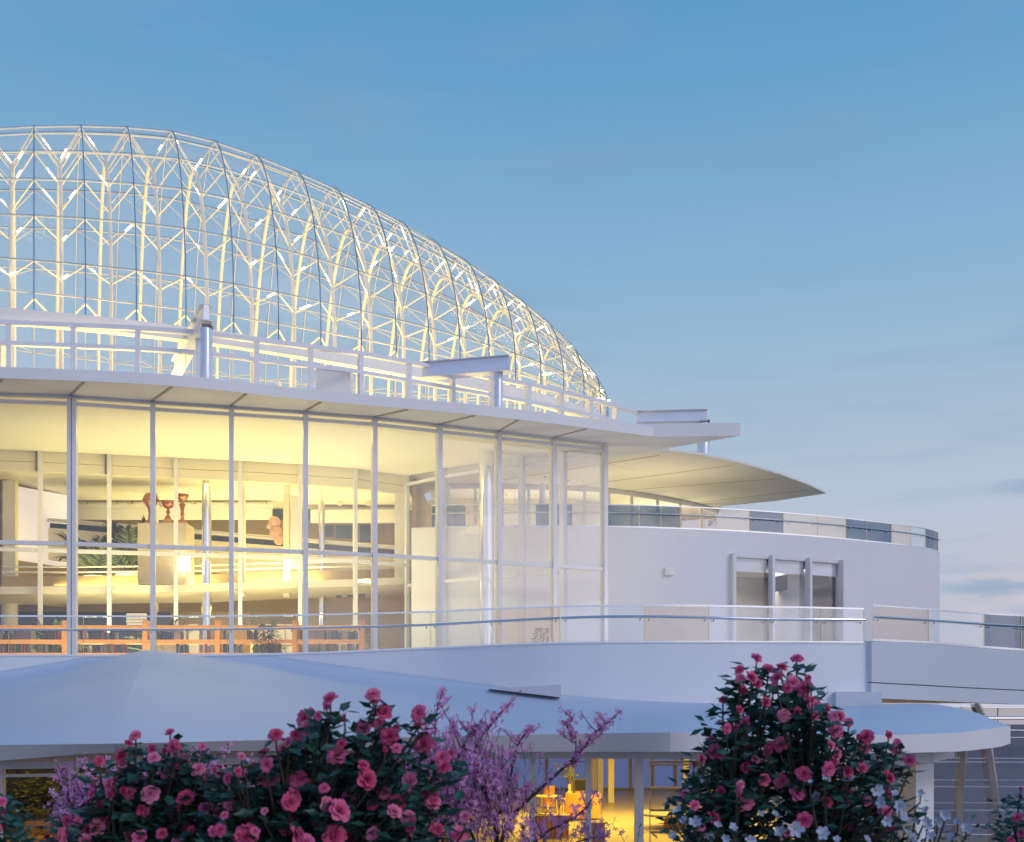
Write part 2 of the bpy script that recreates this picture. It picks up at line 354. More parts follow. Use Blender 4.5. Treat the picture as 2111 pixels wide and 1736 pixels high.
# slanting side wall with a white projection screen
sw = [(XW(-40,49.2),49.2),(XW(148,54.6),54.6)]
part('side_wall', MB().wall(sw, 9.4, 14.9, .15), M['tan'], main)
a = Vector((XW(34,50.9),50.9)); b = Vector((XW(140,53.9),53.9))
scr = MB().add([(a.x,a.y-.12,ZW(1155,50.9)),(b.x,b.y-.12,ZW(1171,53.9)),(b.x,b.y-.12,ZW(1022,53.9)),(a.x,a.y-.12,ZW(1003,50.9))],[(0,1,2,3)])
part('projection_screen', scr, mat('projection_white', (.84,.82,.84), .5, emit=(1,.90,.93), es=.38), main)
part('projection_screen', MB().box((XW(608,51.0),51.0,12.6),(.45,.04,3.4), R(40)), M['white'], main)
# lower hall : under the mezzanine
Yt = tab((-200,33.6),(0,33.1),(330,33.2),(530,33.0),(715,32.4),(888,31.7),(1024,30.8),(1154,30.15),(1264,29.9),(1361,29.85),(1461,29.95),(1585,30.25),(1693,30.5),(1797,30.9))
TFP = [(-34,35)]+[(XW(x,Yt(x)),Yt(x)+.2) for x in range(-200,1790,40)]+[(11,36),(13,58),(-5,60),(-34,60)]
part('terrace_floor', MB().prism(TFP, 5.55, TF), M['floor'], main)
part('hall_partition', MB().wall([(-31,53.6),(-5.4,55)], TF, 9.2, .15), M['tan'], main)
part('lower_window', MB().wall([(XW(-40,53.2),53.2),(XW(352,53.3),53.3)], TF, 9.1, .05), M['navy'], main)
for x, w in ((400,.5),(560,1.3),(602,.6),(735,.5)):
    part('hall_door', MB().box((XW(x,53.2),53.2,7.2),(w,.06,2.6)), M['white'], main)
for x in (698,722,746): part('wall_socket', MB().box((XW(x*1.0,53.3),53.3,ZW(1226,53.3)),(.28,.05,.28)), M['dark'], main)
# clerestory frame around the dome foot
Yr = [(-120,40.1),(17,40.6),(150,40.9),(283,41.2),(408,41.7),(530,42.5),(642,43.3),(746,44.1),(846,45.2),(936,46.3),(1018,47.3),(1093,48.3),(1161,49.4),(1220,50.5),(1274,51.7),(1318,52.7)]
RPp = [(XW(x, y), y) for x, y in Yr]
RPd = dense(RPp, 4)
cl = part('clerestory_frame', MB().wall(RPd, 18.58, 18.75, .22), M['frame'], main)
part('clerestory_rail', MB().wall(RPd, 17.83, 17.98, .2), M['frame'], cl)
for i, p in enumerate(RPp[:-1]):
    d = seg_dir(RPp, i); n = Vector((-d.y, d.x)); c = Vector(p)+n*.16
    part('clerestory_post', MB().box((c.x,c.y,((16.02 if i > 10 else 15.78)+18.57)/2),(.17,.30,18.57-(16.02 if i > 10 else 15.78)), math.atan2(d.y,d.x)), M['frame'], cl)
for i in range(len(RPp)-1):
    a = Vector(RPp[i]); b = Vector(RPp[i+1]); d = (b-a).normalized(); n = Vector((-d.y,d.x)); a += d*.1+n*.1; b += -d*.1+n*.1
    part('clerestory_pane', MB().add([(a.x,a.y,15.8),(b.x,b.y,15.8),(b.x,b.y,18.57),(a.x,a.y,18.57)],[(0,1,2,3)]), M['dome_glass'], cl)
# small plant boxes on the roof behind the clerestory
for x, y, w, h, Y in ((690,770,70,25,44.6),(2,706,20,52,42.6),(575,792,10,24,46)):
    p = at(x, y, Y); part('roof_box', MB().box((p.x,p.y,(p.z+15.8)/2),(w*Y/F,.8,p.z-15.8)), M['white'], main)
# ================================================================== GLASS DOME
DC = Vector((-14.963,49.651)); TH = .4096; DA = 21.79; DB = 6.463; DH = 9.622; DZ = 20.556; PW = 1.673; PH = 1.4988; KK = 1.1541
E1 = Vector((math.cos(TH), math.sin(TH))); E2 = Vector((math.sin(TH), -math.cos(TH)))
def dome(u, phi, off=0.):
    uu = min(abs(u), .9995); g = (1-uu**PW)**(1/PW); gh = (1-uu**PH)**(1/PH)
    c = math.cos(phi); s_ = math.sin(phi)
    c = math.copysign(abs(c)**KK, c); s_ = abs(s_)**KK
    bb = max(DB*g-off, .05); hh = max(DH*gh-off, .05)
    p = DC+E1*(DA*u)+E2*(bb*c)
    return Vector((p.x, p.y, DZ+hh*s_))
US = [-.95,-.88,-.8,-.71,-.62,-.535,-.45,-.365,-.2799,-.1964,-.1116,-.0265,.0592,.1429,.2259,.3088,.3835,.4577,.5312,.604,.6736,.7448,.8138,.8817,.9463,.980,.995]
PHI = [.1414,.3856,.6083,.8275,1.0508,1.32]
PHI = PHI+[math.pi/2+.0]+[math.pi-p for p in reversed(PHI)]
RZ = 18.85
dm = thing('glass_dome', 'long glass vault with white steel lattice and lit struts rising over the flat roof', 'dome', (DC.x,DC.y,RZ))
# ring beam at the foot
ringu = [-.985+i*.0985*.2 for i in range(101)]
front = [dome(u, 0, -.05) for u in ringu]; back = [dome(u, math.pi, -.05) for u in reversed(ringu)]
loop = [(p.x,p.y) for p in front+back]; loop.append(loop[0])
part('ring_beam', MB().wall(loop, RZ, RZ+.52, -.4), M['white'], dm)
def arc(u, off, n=26, lo=0., z0=None, ph0=0, ph1=math.pi):
    pts = [dome(u, ph0+(ph1-ph0)*i/n, off) for i in range(n+1)]
    if z0 is not None: pts = [Vector((pts[0].x,pts[0].y,z0))]+pts+[Vector((pts[-1].x,pts[-1].y,z0))]
    return pts
for u in US:
    pts = arc(u, 0, z0=RZ+.3)
    part('rib', MB().tube(pts, .026, 6), M['rib'], dm, True)
    part('rib_flange', MB().tube(arc(u, .07, z0=15.8), .022, 6), M['steel'], dm, True)
for j, ph in enumerate(PHI):
    us = [US[0]+(US[-1]-US[0])*i/60 for i in range(61)]
    for a, b in [(0, len(US)-1)]:
        pl = [dome(u, ph, 0) for u in US]
        part('purlin', MB().tube(pl, .014, 5), M['rib'], dm)
        part('purlin_tube', MB().tube([dome(u, ph, .07) for u in US], .026, 5), M['steel'], dm)
part('purlin_tube', MB().tube([dome(u, 0, .05)-Vector((0,0,.35)) for u in US], .04, 5).tube([dome(u, math.pi, .05)-Vector((0,0,.35)) for u in US], .04, 5), M['steel'], dm)
UM = [lerp(US[i], US[i+1], .55) for i in range(len(US)-1)]
OFF = 1.5
nstr = 0; rest = MB(); glint = []
for i, u in enumerate(UM):
    sc_ = max(.35, min(1., (1-abs(u)**PW)**(1/PW)*1.25))
    off = OFF*sc_
    part('inner_arch', MB().tube(arc(u, off, 30, z0=15.8), .08*(.5+.5*sc_), 8), M['steel'], dm, True)
    for j, ph in enumerate(PHI):
        q = dome(u, ph, off)
        for k in (i, i+1):
            p = dome(US[k], ph, .08); st = MB().beam(q, p, .046, .046)
            if ph < 1.4 and nstr < 100 and i >= 7: part('strut', st, M['steel'], dm); nstr += 1
            else: rest.add(st.v, st.f)
            glint.append((i, j, q, p))
    for ph in (0., math.pi):
        q = dome(u, ph, off); q.z = RZ+.6
        for k in (i, i+1):
            p = dome(US[k], ph, .08); p.z = RZ+1.15; rest.beam(q, p, .055, .055)
part('strut', rest, M['steel'], dm, kind='stuff')
for i in range(len(US)-1):
    n = 22; rows = []
    for k in range(n+1):
        ph = math.pi*k/n; rows.append([dome(lerp(US[i], US[i+1], t), ph, -.03) for t in (0,.5,1)])
    part('glazing', MB().grid(rows), M['dome_glass'], dm, 'all')
random.seed(11)
cand = [l for l in glint if l[0] >= 7 and l[1] < 6]
for i, j, q, p in random.sample(cand, 100):
    t = random.uniform(.1,.8); ln = random.uniform(.10,.30); c = q.lerp(p, t); d = (p-q).normalized()
    part('strip_lamp', MB().beam(c-d*ln+Vector((0,-.06,.02)), c+d*ln+Vector((0,-.06,.02)), .03, .03), M['led'], dm)
# ================================================================== MASTS WITH RADIAL BEAMS
def mast(label, px, Y, top_y, r, beam_near, beam_far, h, w):
    X = XW(px, Y); zb = 16.02 if px > 1400 else 15.78; t = thing('roof_mast', label, 'mast', (X, Y, zb), 'steel masts carrying roof beams')
    zt = ZW(top_y, Y)
    part('post', MB().lathe([(r,zb),(r,zt-.08),(r*.9,zt-.02),(r*.6,zt)], (X,Y,0), 24), M['mast'], t, True)
    part('bracket', MB().box((X+.05,Y,zt+.05),(r*1.5,r*1.6,.1)), M['joint'], t)
    d = (Vector(beam_far)-Vector(beam_near)).normalized(); b = MB().beam(beam_near, beam_far, w, h)
    bm_ = part('beam', b, M['mast'], t)
    a = Vector(beam_near); f_ = Vector(beam_far)
    part('flange', MB().beam(a-Vector((0,0,h/2+.02)), f_-Vector((0,0,h/2+.02)), w*2.2, .035).beam(a+Vector((0,0,h/2+.02)), f_+Vector((0,0,h/2+.02)), w*2.2, .035), M['frame'], bm_)
m1 = XW(425,39.9)
mast('brushed steel roof mast with a slanted beam, standing left of the dome middle', 425, 39.9, 676, .215, (m1+.05,39.75,18.72), (m1-3.0,46.2,18.72), .52, .2)
m2 = XW(1027,45.2)
mast('steel roof mast with a long bluish beam reaching left, in front of the dome', 1027, 45.2, 769, .19, (XW(1051,45.0),45.0,18.5), (XW(872,45.9),45.9,18.5), .58, .25)
mast('steel mast behind the pointed roof wing with a white end beam on top', 1450, 52.6, 872, .3, (XW(1457,52.6),52.6,18.42), (XW(1312,52.9),52.9,18.42), .5, .3)
# ================================================================== ROUND TOWER
TWp = [(-10,52.4),(-7.5,51.2),(-3.6,50.25),(0.5,49.9),(4.62,50.0),(7.72,50.5),(11.13,51.4),(14.7,52.8),(17.5,54.2),(20.1,55.65),(21.8,57.0),(22.75,58.4),(22.95,60.2),(22.3,64),(19.5,69)]
TW = [(p.x,p.y) for p in spline([(a,b,0) for a,b in TWp], 8)]
TZ = 12.66
tw = thing('round_tower', 'broad curved white wing with a ribbon window and glazed penthouse right of the hall', 'building', (10,58,0))
iT = [i for i, p in enumerate(TW) if p[0] > -4.7][0]
TWv = TW[iT:]
def tw_at(px, off=0.):
    best = min(range(len(TWv)-1), key=lambda i: abs(CX+F*TWv[i][0]/TWv[i][1]-px) if TWv[i][1] < 59.5 else 1e9)
    i = min(best, len(TWv)-2); d = (Vector(TWv[i+1])-Vector(TWv[i])).normalized(); n = Vector((d.y,-d.x))
    p = Vector(TWv[i]); q = None
    # refine onto the ray
    for k in (i-1, i):
        if k < 0: continue
        a = Vector(TWv[k]); b = Vector(TWv[k+1]); xa = CX+F*a.x/a.y; xb = CX+F*b.x/b.y
        if min(xa,xb)-1e-6 <= px <= max(xa,xb)+1e-6:
            t = (px-xa)/(xb-xa) if abs(xb-xa) > 1e-6 else 0; q = a.lerp(b, t)
    if q is not None: p = q
    return p+n*off, math.atan2(d.y,d.x), n
wx0, wx1 = 1509, 1733
zs, zh = 7.5, ZW(1153, 52.3)
pw0, _, _ = tw_at(wx0); pw1, _, _ = tw_at(wx1)
seg0 = [p for p in TWv if p[0] < pw0.x-.02]+[tuple(pw0)]
seg1 = [tuple(pw0)]+[p for p in TWv if pw0.x+.02 < p[0] < pw1.x-.02 and p[1] < 59]+[tuple(pw1)]
seg2 = [tuple(pw1)]+[p for k, p in enumerate(TWv) if (p[0] > pw1.x+.02 or p[1] > 59)]
wl = MB().wall(seg0, 3.82, TZ, .35).wall(seg2, 0, TZ, .35).wall(seg1, zh, TZ, .35).wall(seg1, 3.82, zs, .35)
part('wall', wl, M['tower'], tw, True)
part('terrace', MB().prism([(a,b+.3) for a,b in TWv]+[(5,72),(-4.6,66)], 12.2, TZ-.1), M['floor'], tw)
part('coping', MB().wall(TWv, TZ+.003, TZ+.05, .36), M['frame'], tw)
# ribbon window with projecting fins
wn = part('window', MB().wall([tuple(Vector(p)) for p in seg1], zh-.06, zh-.004, .3), M['frame'], tw)
finx = [1509,1588.5,1664.5,1732.5]
for x in finx:
    p, an, n = tw_at(x, .14); p2 = p-n*.04
    part('fin', MB().box((p2.x,p2.y,(zs+zh)/2+.02),(.15,.36,zh-zs+.16), an), M['frame'], wn)
for k in range(3):
    a, an, n = tw_at(finx[k]+4, -.12); b, _, _ = tw_at(finx[k+1]-4, -.12)
    part('pane', MB().add([(a.x,a.y,zs),(b.x,b.y,zs),(b.x,b.y,zh-.06),(a.x,a.y,zh-.06)],[(0,1,2,3)]), M['bal'], wn)
    a, an, n = tw_at(finx[k]+4, -.2); b, _, _ = tw_at(finx[k+1]-4, -.2); hb = zh-.68
    part('blind', MB().add([(a.x,a.y,hb),(b.x,b.y,hb),(b.x,b.y,zh-.06),(a.x,a.y,zh-.06)],[(0,1,2,3)]), M['blind'], wn)
part('room_wall', MB().wall([(9.2,57.6),(18.4,60)], 6.0, 11.9, .2), mat('grey_room_wall', (.46,.43,.40), .6), tw)
part('room_floor', MB().prism([(8.0,51.4),(16.5,55.4),(18.4,60),(9.2,57.6)], 5.9, 6.0), M['hallfloor'], tw)
part('room_ceiling', MB().prism([(8.0,51.4),(16.5,55.4),(18.4,60),(9.2,57.6)], 11.4, 11.6), M['ceil'], tw)
part('room_bulkhead', MB().beam(at(1592,1205,54.5), at(1700,1188,56.6), .5, .75), M['navy'], tw)
part('room_column', MB().lathe([(.95,6.0),(.95,11.35)], (XW(1630,55.6),55.6,0), 24), M['white'], tw, True)
p, an, n = tw_at(1378, .07)
sl = part('wall_lamp', MB().box((p.x,p.y,ZW(1179,50.4)),(.40,.14,.36), an), M['white'], tw)
part('lamp_lens', MB().box((p.x+n.x*.08,p.y+n.y*.08,ZW(1180,50.4)),(.30,.02,.26), an), M['blind'], sl)
# penthouse glazing and its roof
PZ = 15.9; KS = 1.083
pp = [(a*KS,b*KS) for a,b in [(-4.4,51.7),(-.45,51.75),(2.8,52.2),(4.9,52.9),(7.4,54.6),(9.8,56.8),(11,58.8),(11.2,62)]]
PP = dense(pp, 4)
ph_ = part('penthouse_frame', MB().wall(PP, PZ-.25, PZ-.004, .15), M['frame'], tw)
for x in (925,980,1036,1090,1148,1205,1255,1302,1355,1402,1445):
    i = min(range(len(PP)-1), key=lambda k: abs(CX+F*PP[k][0]/PP[k][1]-x)); y = PP[i][1]
    part('post', MB().box((XW(x,y),y-.05,(TZ+PZ)/2-.1),(.15,.22,PZ-TZ-.1)), M['frame'], ph_)
for i in range(0, len(PP)-1, 2):
    a = PP[i]; b = PP[min(i+2,len(PP)-1)]
    part('pane', MB().add([(a[0],a[1]+.05,TZ-.1),(b[0],b[1]+.05,TZ-.1),(b[0],b[1]+.05,PZ-.26),(a[0],a[1]+.05,PZ-.26)],[(0,1,2,3)]), M['inner_glass'], ph_)
part('penthouse_back', MB().wall([(-4.6,60.0),(3.4,60.0),(10.2,66)], TZ-.1, PZ-.01, .2), M['cream'], tw)
for x, w, c in ((1330,.45,'tan'),(1295,.5,'navy'),(1420,.9,'navy'),(1190,2.0,'navy'),(1130,1.4,'navy'),(1235,1.0,'navy'),(925,.5,'navy')):
    part('penthouse_panel', MB().box((XW(x,59.9 if x > 1280 else 58.9),59.9 if x > 1280 else 58.9,TZ+.55),(w,.08,1.1)), M[c], tw)
roofp = [(a*KS,b*KS) for a,b in [(4.2,45.4),(XW(1381,45.2),45.2),(XW(1450,46.0),46.0),(XW(1525,47.4),47.4),(XW(1605,49.6),49.6),(XW(1665,51.9),51.9),(XW(1703,54.0),54.0),(XW(1600,55.9),55.9),(XW(1489,57.35),57.35),(11.3,61),(6,63),(-4.0,59),(-4.0,51.5),(2.2,48.3)]]
part('penthouse_roof', MB().prism(roofp, PZ, PZ+.10), M['soffit'], tw)
for a, b in (((6.2,46.0),(-1.2,51.4)),((9.6,47.9),(3.0,52.2)),((12.2,50.6),(5.6,53.2)),((14.4,53.2),(9.3,56.4))):
    part('soffit_seam', MB().beam((a[0]*KS,a[1]*KS,PZ-.006),(b[0]*KS,b[1]*KS,PZ-.006),.04,.012), M['tan'], tw)
# ================================================================== BALUSTRADES
def balustrade(label, px_joints, Yf, zbf, ztf, hrf, kinds='', step=12):
    x0, x1 = px_joints[0], px_joints[-1]; ym = Yf((x0+x1)/2)
    t = thing('glass_balustrade', label, 'balustrade', (XW((x0+x1)/2,ym), ym, zbf((x0+x1)/2)), 'frameless glass balustrades')
    def pt(x, z, off=0.): 
        Y = Yf(x)-off; return Vector((XW(x,Yf(x)), Y, z))
    for jn, (a, b) in enumerate(zip(px_joints[:-1], px_joints[1:])):
        gm = M[{'c':'bal_clear','w':'bal_warm','d':'bal_dark'}.get(kinds[jn] if jn < len(kinds) else '', 'bal')]
        n = max(2, int((b-a)/step)); xs = [a+.6+(b-a-1.2)*i/n for i in range(n+1)]
        pl = [pt(x,0) for x in xs]
        part('pane', MB().wall([(p.x,p.y) for p in pl], [zbf(x)+.01 for x in xs], [ztf(x)-.05 for x in xs], .02), gm, t)
        xe = xs[-1]; p = pt(xe,0)
        part('pane_edge', MB().box((p.x+.012,p.y,(zbf(xe)+ztf(xe))/2-.01),(.012,.03,ztf(xe)-zbf(xe)-.05)), M['edge'], t)
    n = int((x1-x0)/step); xs = [x0+(x1-x0)*i/n for i in range(n+1)]
    part('top_rail', MB().wall([(pt(x,0).x,pt(x,0).y-.012) for x in xs], [ztf(x)-.048 for x in xs], [ztf(x) for x in xs], .05), M['satin'], t)
    part('handrail', MB().tube([pt(x,hrf(x),.11) for x in xs], .034, 8), M['satin'], t, True)
    part('base_channel', MB().wall([(pt(x,0).x,pt(x,0).y-.015) for x in xs], [zbf(x)-.06 for x in xs], [zbf(x)+.008 for x in xs], .05), M['satin'], t)
    for j in px_joints:
        for dx in (-9,9):
            x = j+dx
            if x0 < x < x1: part('bracket', MB().tube([pt(x,hrf(x)-.04,.10), pt(x,hrf(x)-.08,.10), pt(x,hrf(x)-.09,0.02)], .018, 6), M['satin'], t)
    return t
Yt = tab((-200,33.6),(0,33.1),(330,33.2),(530,33.0),(715,32.4),(888,31.7),(1024,30.8),(1154,30.15),(1264,29.9),(1361,29.85),(1461,29.95),(1585,30.25),(1693,30.5),(1797,30.9))
zbt = tab((-200,5.95),(0,5.96),(330,5.97),(609,6.0),(886,6.1),(1156,6.15),(1429,6.16),(1692,6.19),(1797,6.2))
ztt = lambda x: 7.15
hrt = tab((-200,6.7),(0,6.70),(468,6.72),(795,6.73),(1024,6.77),(1154,6.80),(1264,6.82),(1461,6.80),(1585,6.78),(1797,6.81))
balustrade('long curved glass balustrade in front of the bookcases and tall hall windows', [-120,18,172,322,468,611,751,888,1022,1154], Yt, zbt, ztt, hrt, 'ccccccccww')
balustrade('straight clear glass balustrade on the terrace wall below the ribbon window', [1156,1328,1461,1584,1692,1781], Yt, zbt, ztt, hrt, 'bwbbb')
Y3 = tab((1797,30.72),(1914,31.9),(2029,33.3),(2105,34.0),(2300,36.5))
zb3 = tab((1797,6.28),(1914,6.28),(2029,6.23),(2105,6.19),(2300,6.12))
zt3 = lambda x: 7.24
balustrade('receding glass balustrade at the right edge above the curved ramp wall', [1799,1914,2029,2105,2260], Y3, zb3, zt3, lambda x: 6.89, 'wbdd')
TWx = [(CX+F*a/b, b) for a, b in TWv if b < 58.7]
mono = [TWx[0]]
for a in TWx[1:]:
    if a[0] > mono[-1][0]+2: mono.append(a)
YT = tab(*mono)
balustrade('long bowed glass balustrade along the top of the round white tower', [890,960,1036,1104,1180,1242,1318,1363,1402,1452,1545,1615,1686,1744,1786,1838,1878,1908,1934], YT, lambda x: TZ+.06, lambda x: 13.72, lambda x: 13.30, 'dwbdbdddwwdwwddwbdd', step=8)
# ================================================================== TERRACE WALL AND ENTRANCE CANOPY
pav = thing('entrance_pavilion', 'low white pavilion with a swooping membrane canopy under the terrace wall', 'building', (0,29,0))
xs = list(range(-380,1798,20))+[1797]
P2 = [(XW(x,Yt(x)),Yt(x)) for x in xs]
part('terrace_wall', MB().wall([(a,b+.004) for a,b in P2], 3.9, [zbt(x)-.062 for x in xs], .35), M['render'], pav, True)
part('terrace_coping', MB().wall([(a,b-.02) for a,b in P2], [zbt(x)-.058 for x in xs], [zbt(x)-.02 for x in xs], .40), M['render'], pav)
ff_y = tab((-150,1540),(0,1536),(237,1533),(555,1525.5),(878,1519),(1206,1512.6),(1382,1510),(1514,1512.5),(1793,1515),(1968,1511),(2048,1501),(2083,1497))
ff_Y = tab((-150,26.4),(0,25.7),(237,25),(555,26),(878,26.3),(1206,26.3),(1382,25.5),(1514,25.8),(1793,26),(1968,26.8),(2048,28),(2083,28.8))
fb_y = tab((-150,1576),(0,1568),(237,1551.5),(555,1548),(878,1549),(1206,1550),(1382,1550),(1514,1550),(1793,1553),(1968,1549.5),(2037,1543),(2076,1536.5),(2083,1533))
bk_y = tab((-150,1440),(0,1402),(129,1381),(220,1360),(303,1340),(330,1341),(393,1350),(575,1372),(660,1384),(878,1408),(1006,1421),(1156,1439),(1300,1446),(1450,1449),(1734,1456),(1828,1452),(1908,1451),(1968,1458),(2013,1469),(2048,1484),(2083,1496.5))
bk_Y = tab((1400,29.75),(1734,29.3),(1908,29.2),(1968,29.05),(2013,28.95),(2048,28.9),(2083,28.82))
cmap = tab((-150,-150),(237,303),(1450,1450),(2083,2083))
def canopy_cols(xf_list):
    cols = []
    for xf in xf_list:
        xb = -150+(xf+150)*(453/387) if xf <= 237 else (303+(xf-237)*(1450-303)/(1450-237) if xf <= 1450 else xf)
        Fp = at(xf, ff_y(xf), ff_Y(xf)); YB = Yt(xb) if xb <= 1400 else bk_Y(xb)
        Bp = at(xb, bk_y(xb), YB-.01)
        zmax = zbt(min(xb,1797))-.08
        dz = max(.0, min(.26, zmax-Bp.z)) *max(0,min(1,(1400-xb)/750))
        col = []
        for k in range(11):
            t = k/10; p = Fp.lerp(Bp, t*.86); p.z += (math.sin(math.pi*t*.86)*.10 if xf < 1450 else math.sin(math.pi*t*.86)*.16*min(1,(2083-xf)/300+.05)); col.append(p)
        A = col[-1].copy(); Ep = Bp+Vector((0,0,dz)); Cp = Bp.copy()
        for k in range(1, 11):
            t = k/10; col.append(A*(1-t)**2+Cp*2*t*(1-t)+Ep*t*t)
        if xb >= 1400: col.append(Ep+Vector((0,.5,-.25)))
        else: col.append(Ep+Vector((0,.003,0)))
        cols.append(col)
    return cols
left_x = [-330+567*i/18 for i in range(19)]
right_x = [237+(1382-237)*i/34 for i in range(35)]
far_x = [1382+(2083-1382)*i/34 for i in range(35)]
part('canopy_roof', MB().grid(canopy_cols(left_x)).grid(canopy_cols(right_x)).grid(canopy_cols(far_x)), M['canopy'], pav, 'all')
fas = MB()
for lst in (left_x, right_x, far_x):
    r0 = [at(x, ff_y(x), ff_Y(x)) for x in lst]; r1 = [at(x, fb_y(x), ff_Y(x)+(.28 if x < 1300 else .28*max(0,(1500-x)/200)+.02)) for x in lst]
    r2 = [p+Vector((0,.3,.0)) for p in r1]
    fas.grid([r0, r1, r2])
part('canopy_fascia', fas, M['roof'], pav, True)
hd_y = tab((-150,1588),(0,1586),(237,1582),(600,1573),(878,1566),(1206,1564.5),(1382,1565),(1700,1566),(1925,1566))
hl = list(range(-330,1926,24))
so = MB().grid([[at(x, fb_y(x), ff_Y(x)+.56) for x in hl],[at(x, hd_y(x)-14, 28.9) for x in hl]])
part('canopy_soffit', so, M['soffit'], pav, True)
part('header_beam', MB().wall([(XW(x,28.9),28.9) for x in hl], [ZW(hd_y(x),28.9) for x in hl], [ZW(hd_y(x)-14.5,28.9) for x in hl], .35), M['render'], pav)
# slit where canopy and wall part
va = at(1008,1420,Yt(1008)-.62); vb = at(1156,1411,Yt(1156)-.62); vc = at(1156,1437.5,Yt(1156)-.62)
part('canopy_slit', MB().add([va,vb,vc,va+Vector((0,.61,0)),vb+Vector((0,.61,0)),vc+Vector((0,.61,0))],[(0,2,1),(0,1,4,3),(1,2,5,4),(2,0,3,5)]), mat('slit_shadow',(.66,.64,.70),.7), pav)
# glazing under the canopy
def vpost(x0, x1, Y, z1, name='mullion', m=None, z0=0., d=.2):
    part(name, MB().box((XW((x0+x1)/2,Y),Y+d/2,(z0+z1)/2),((x1-x0)*Y/F,d,z1-z0)), m or M['frame'], pav)
for x0, x1 in ((-172,-159),(-8,5),(141,154),(560,572),(845,856),(1092,1103),(1208,1219),(1309,1327),(1452,1466),(1610,1624),(1770,1784)):
    vpost(x0, x1, 29.0, ZW(hd_y((x0+x1)/2),29.0)+.004)
part('transom', MB().beam(at(-150,1601,29.06), at(560,1593,29.06), .1, .075), M['frame'], pav)
gl = [(-330,-172),(-159,-8),(5,141),(154,560),(572,845),(856,1092),(1103,1208),(1219,1309),(1327,1452),(1466,1610),(1624,1770)]
for a, b in gl:
    za = ZW(hd_y((a+b)/2),29.05)
    part('pane', MB().add([(XW(a,29.05),29.05,0),(XW(b,29.05),29.05,0),(XW(b,29.05),29.05,za),(XW(a,29.05),29.05,za)],[(0,1,2,3)]), M['inner_glass'], pav)
part('pavilion_floor', MB().prism([(-16,28.9),(11,28.9),(13,60),(-16,60)], -.01, 0.0), M['hallfloor'], pav)
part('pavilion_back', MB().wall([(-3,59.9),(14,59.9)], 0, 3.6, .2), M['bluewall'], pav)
part('skirting', MB().wall([(-3,59.8),(14,59.8)], 0.003, .12, .08), M['tan'], pav)
part('partition', MB().wall([(-3.0,59.8),(-2.6,30.4)], .004, 3.6, .15), M['tan'], pav)
part('pavilion_ceiling', MB().prism([(-16,29.3),(10.6,29.3),(13,60),(-16,60)], 3.6, 3.8), M['ceil'], pav)
part('pavilion_back_left', MB().wall([(-16,34.5),(-2.8,34.5)], .004, 3.6, .15), M['dark'], pav)
for x, Y in ((1224.5,57),(1237.5,54.5),(1259.5,51.4),(1414,52),(1178,56),(1470,50),(1520,54)):
    part('column', MB().box((XW(x,Y),Y,1.8),(.27,.27,3.59)), M['cream'], pav)
for x in (1127,1300,1345,1392,1440): part('back_mullion', MB().box((XW(x,59.7),59.7,1.8),(.17,.1,3.58)), M['tan'], pav)
# right pillar with its header
part('pillar', MB().prism([(XW(1852,29.6),29.6),(XW(1888,28.9),28.9),(XW(1925,29.3),29.3),(XW(1890,30.2),30.2)], 0, ZW(1574,29.2)), M['render'], pav)
part('pillar_header', MB().add([at(1700,1568,28.6),at(1700,1545,28.6),at(1856,1578,28.5),at(1856,1549,28.5),at(1925,1572,28.7),at(1925,1548,28.7),at(1968,1560,29.6),at(1968,1546,29.6)],[(0,2,3,1),(2,4,5,3),(4,6,7,5),(0,6,4,2)]), M['render'], pav)
# ================================================================== RIGHT CURVED RAMP WALL
rw = thing('curved_ramp_wall', 'stepped curved white ramp wall at the right edge above the canopy tip', 'wall', (12,32,5))
xs3 = list(range(1797,2301,14)); P3 = [(XW(x,Y3(x)),Y3(x)) for x in xs3]
w3b = [5.07-(x-1797)*.00049 for x in xs3]
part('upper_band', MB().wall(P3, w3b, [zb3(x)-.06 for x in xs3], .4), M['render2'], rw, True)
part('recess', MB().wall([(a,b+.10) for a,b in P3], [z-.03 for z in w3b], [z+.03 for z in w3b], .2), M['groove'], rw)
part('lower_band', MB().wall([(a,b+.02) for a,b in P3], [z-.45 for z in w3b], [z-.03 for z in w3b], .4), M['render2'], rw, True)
part('ramp_deck', MB().prism([(a,b+.38) for a,b in P3]+[(22,44),(10,40)], 4.58, 4.9), M['soffit'], rw)
p0 = at(1723,1426,30.4); p1 = at(1817,1452,30.4)
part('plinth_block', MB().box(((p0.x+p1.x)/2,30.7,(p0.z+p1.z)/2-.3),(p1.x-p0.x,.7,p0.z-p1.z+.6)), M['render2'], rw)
# ================================================================== CONSERVATORY (right edge)
cs = thing('conservatory', 'glass conservatory with leaning steel posts and horizontal rails behind the canopy tip', 'greenhouse', (14,32,0))
g0 = (XW(1890,31.2),31.2); g1 = (XW(2400,33.4),33.4)
def cpt(x, y, off=0.):
    t = (x-1890)/510; Y = lerp(31.2,33.4,t)-off; return at(x, y, Y)
for a, b in ((1890,1981),(1983,2056),(2058,2140),(2142,2400)):
    part('pane', MB().add([cpt(a,1790),cpt(b,1790),cpt(b,1452),cpt(a,1452)],[(0,1,2,3)]), M['con_glass'], cs)
part('post', MB().tube([cpt(1990,1500,.12),cpt(1986,1570,.12),cpt(1980,1660,.12),cpt(1973,1790,.12)], .10, 4), M['post'], cs)
part('post', MB().tube([cpt(2013,1450,.1),cpt(2030,1485,.16),cpt(2041,1550,.18),cpt(2051,1620,.18),cpt(2057,1690,.18),cpt(2058,1790,.18)], .10, 4), M['post'], cs)
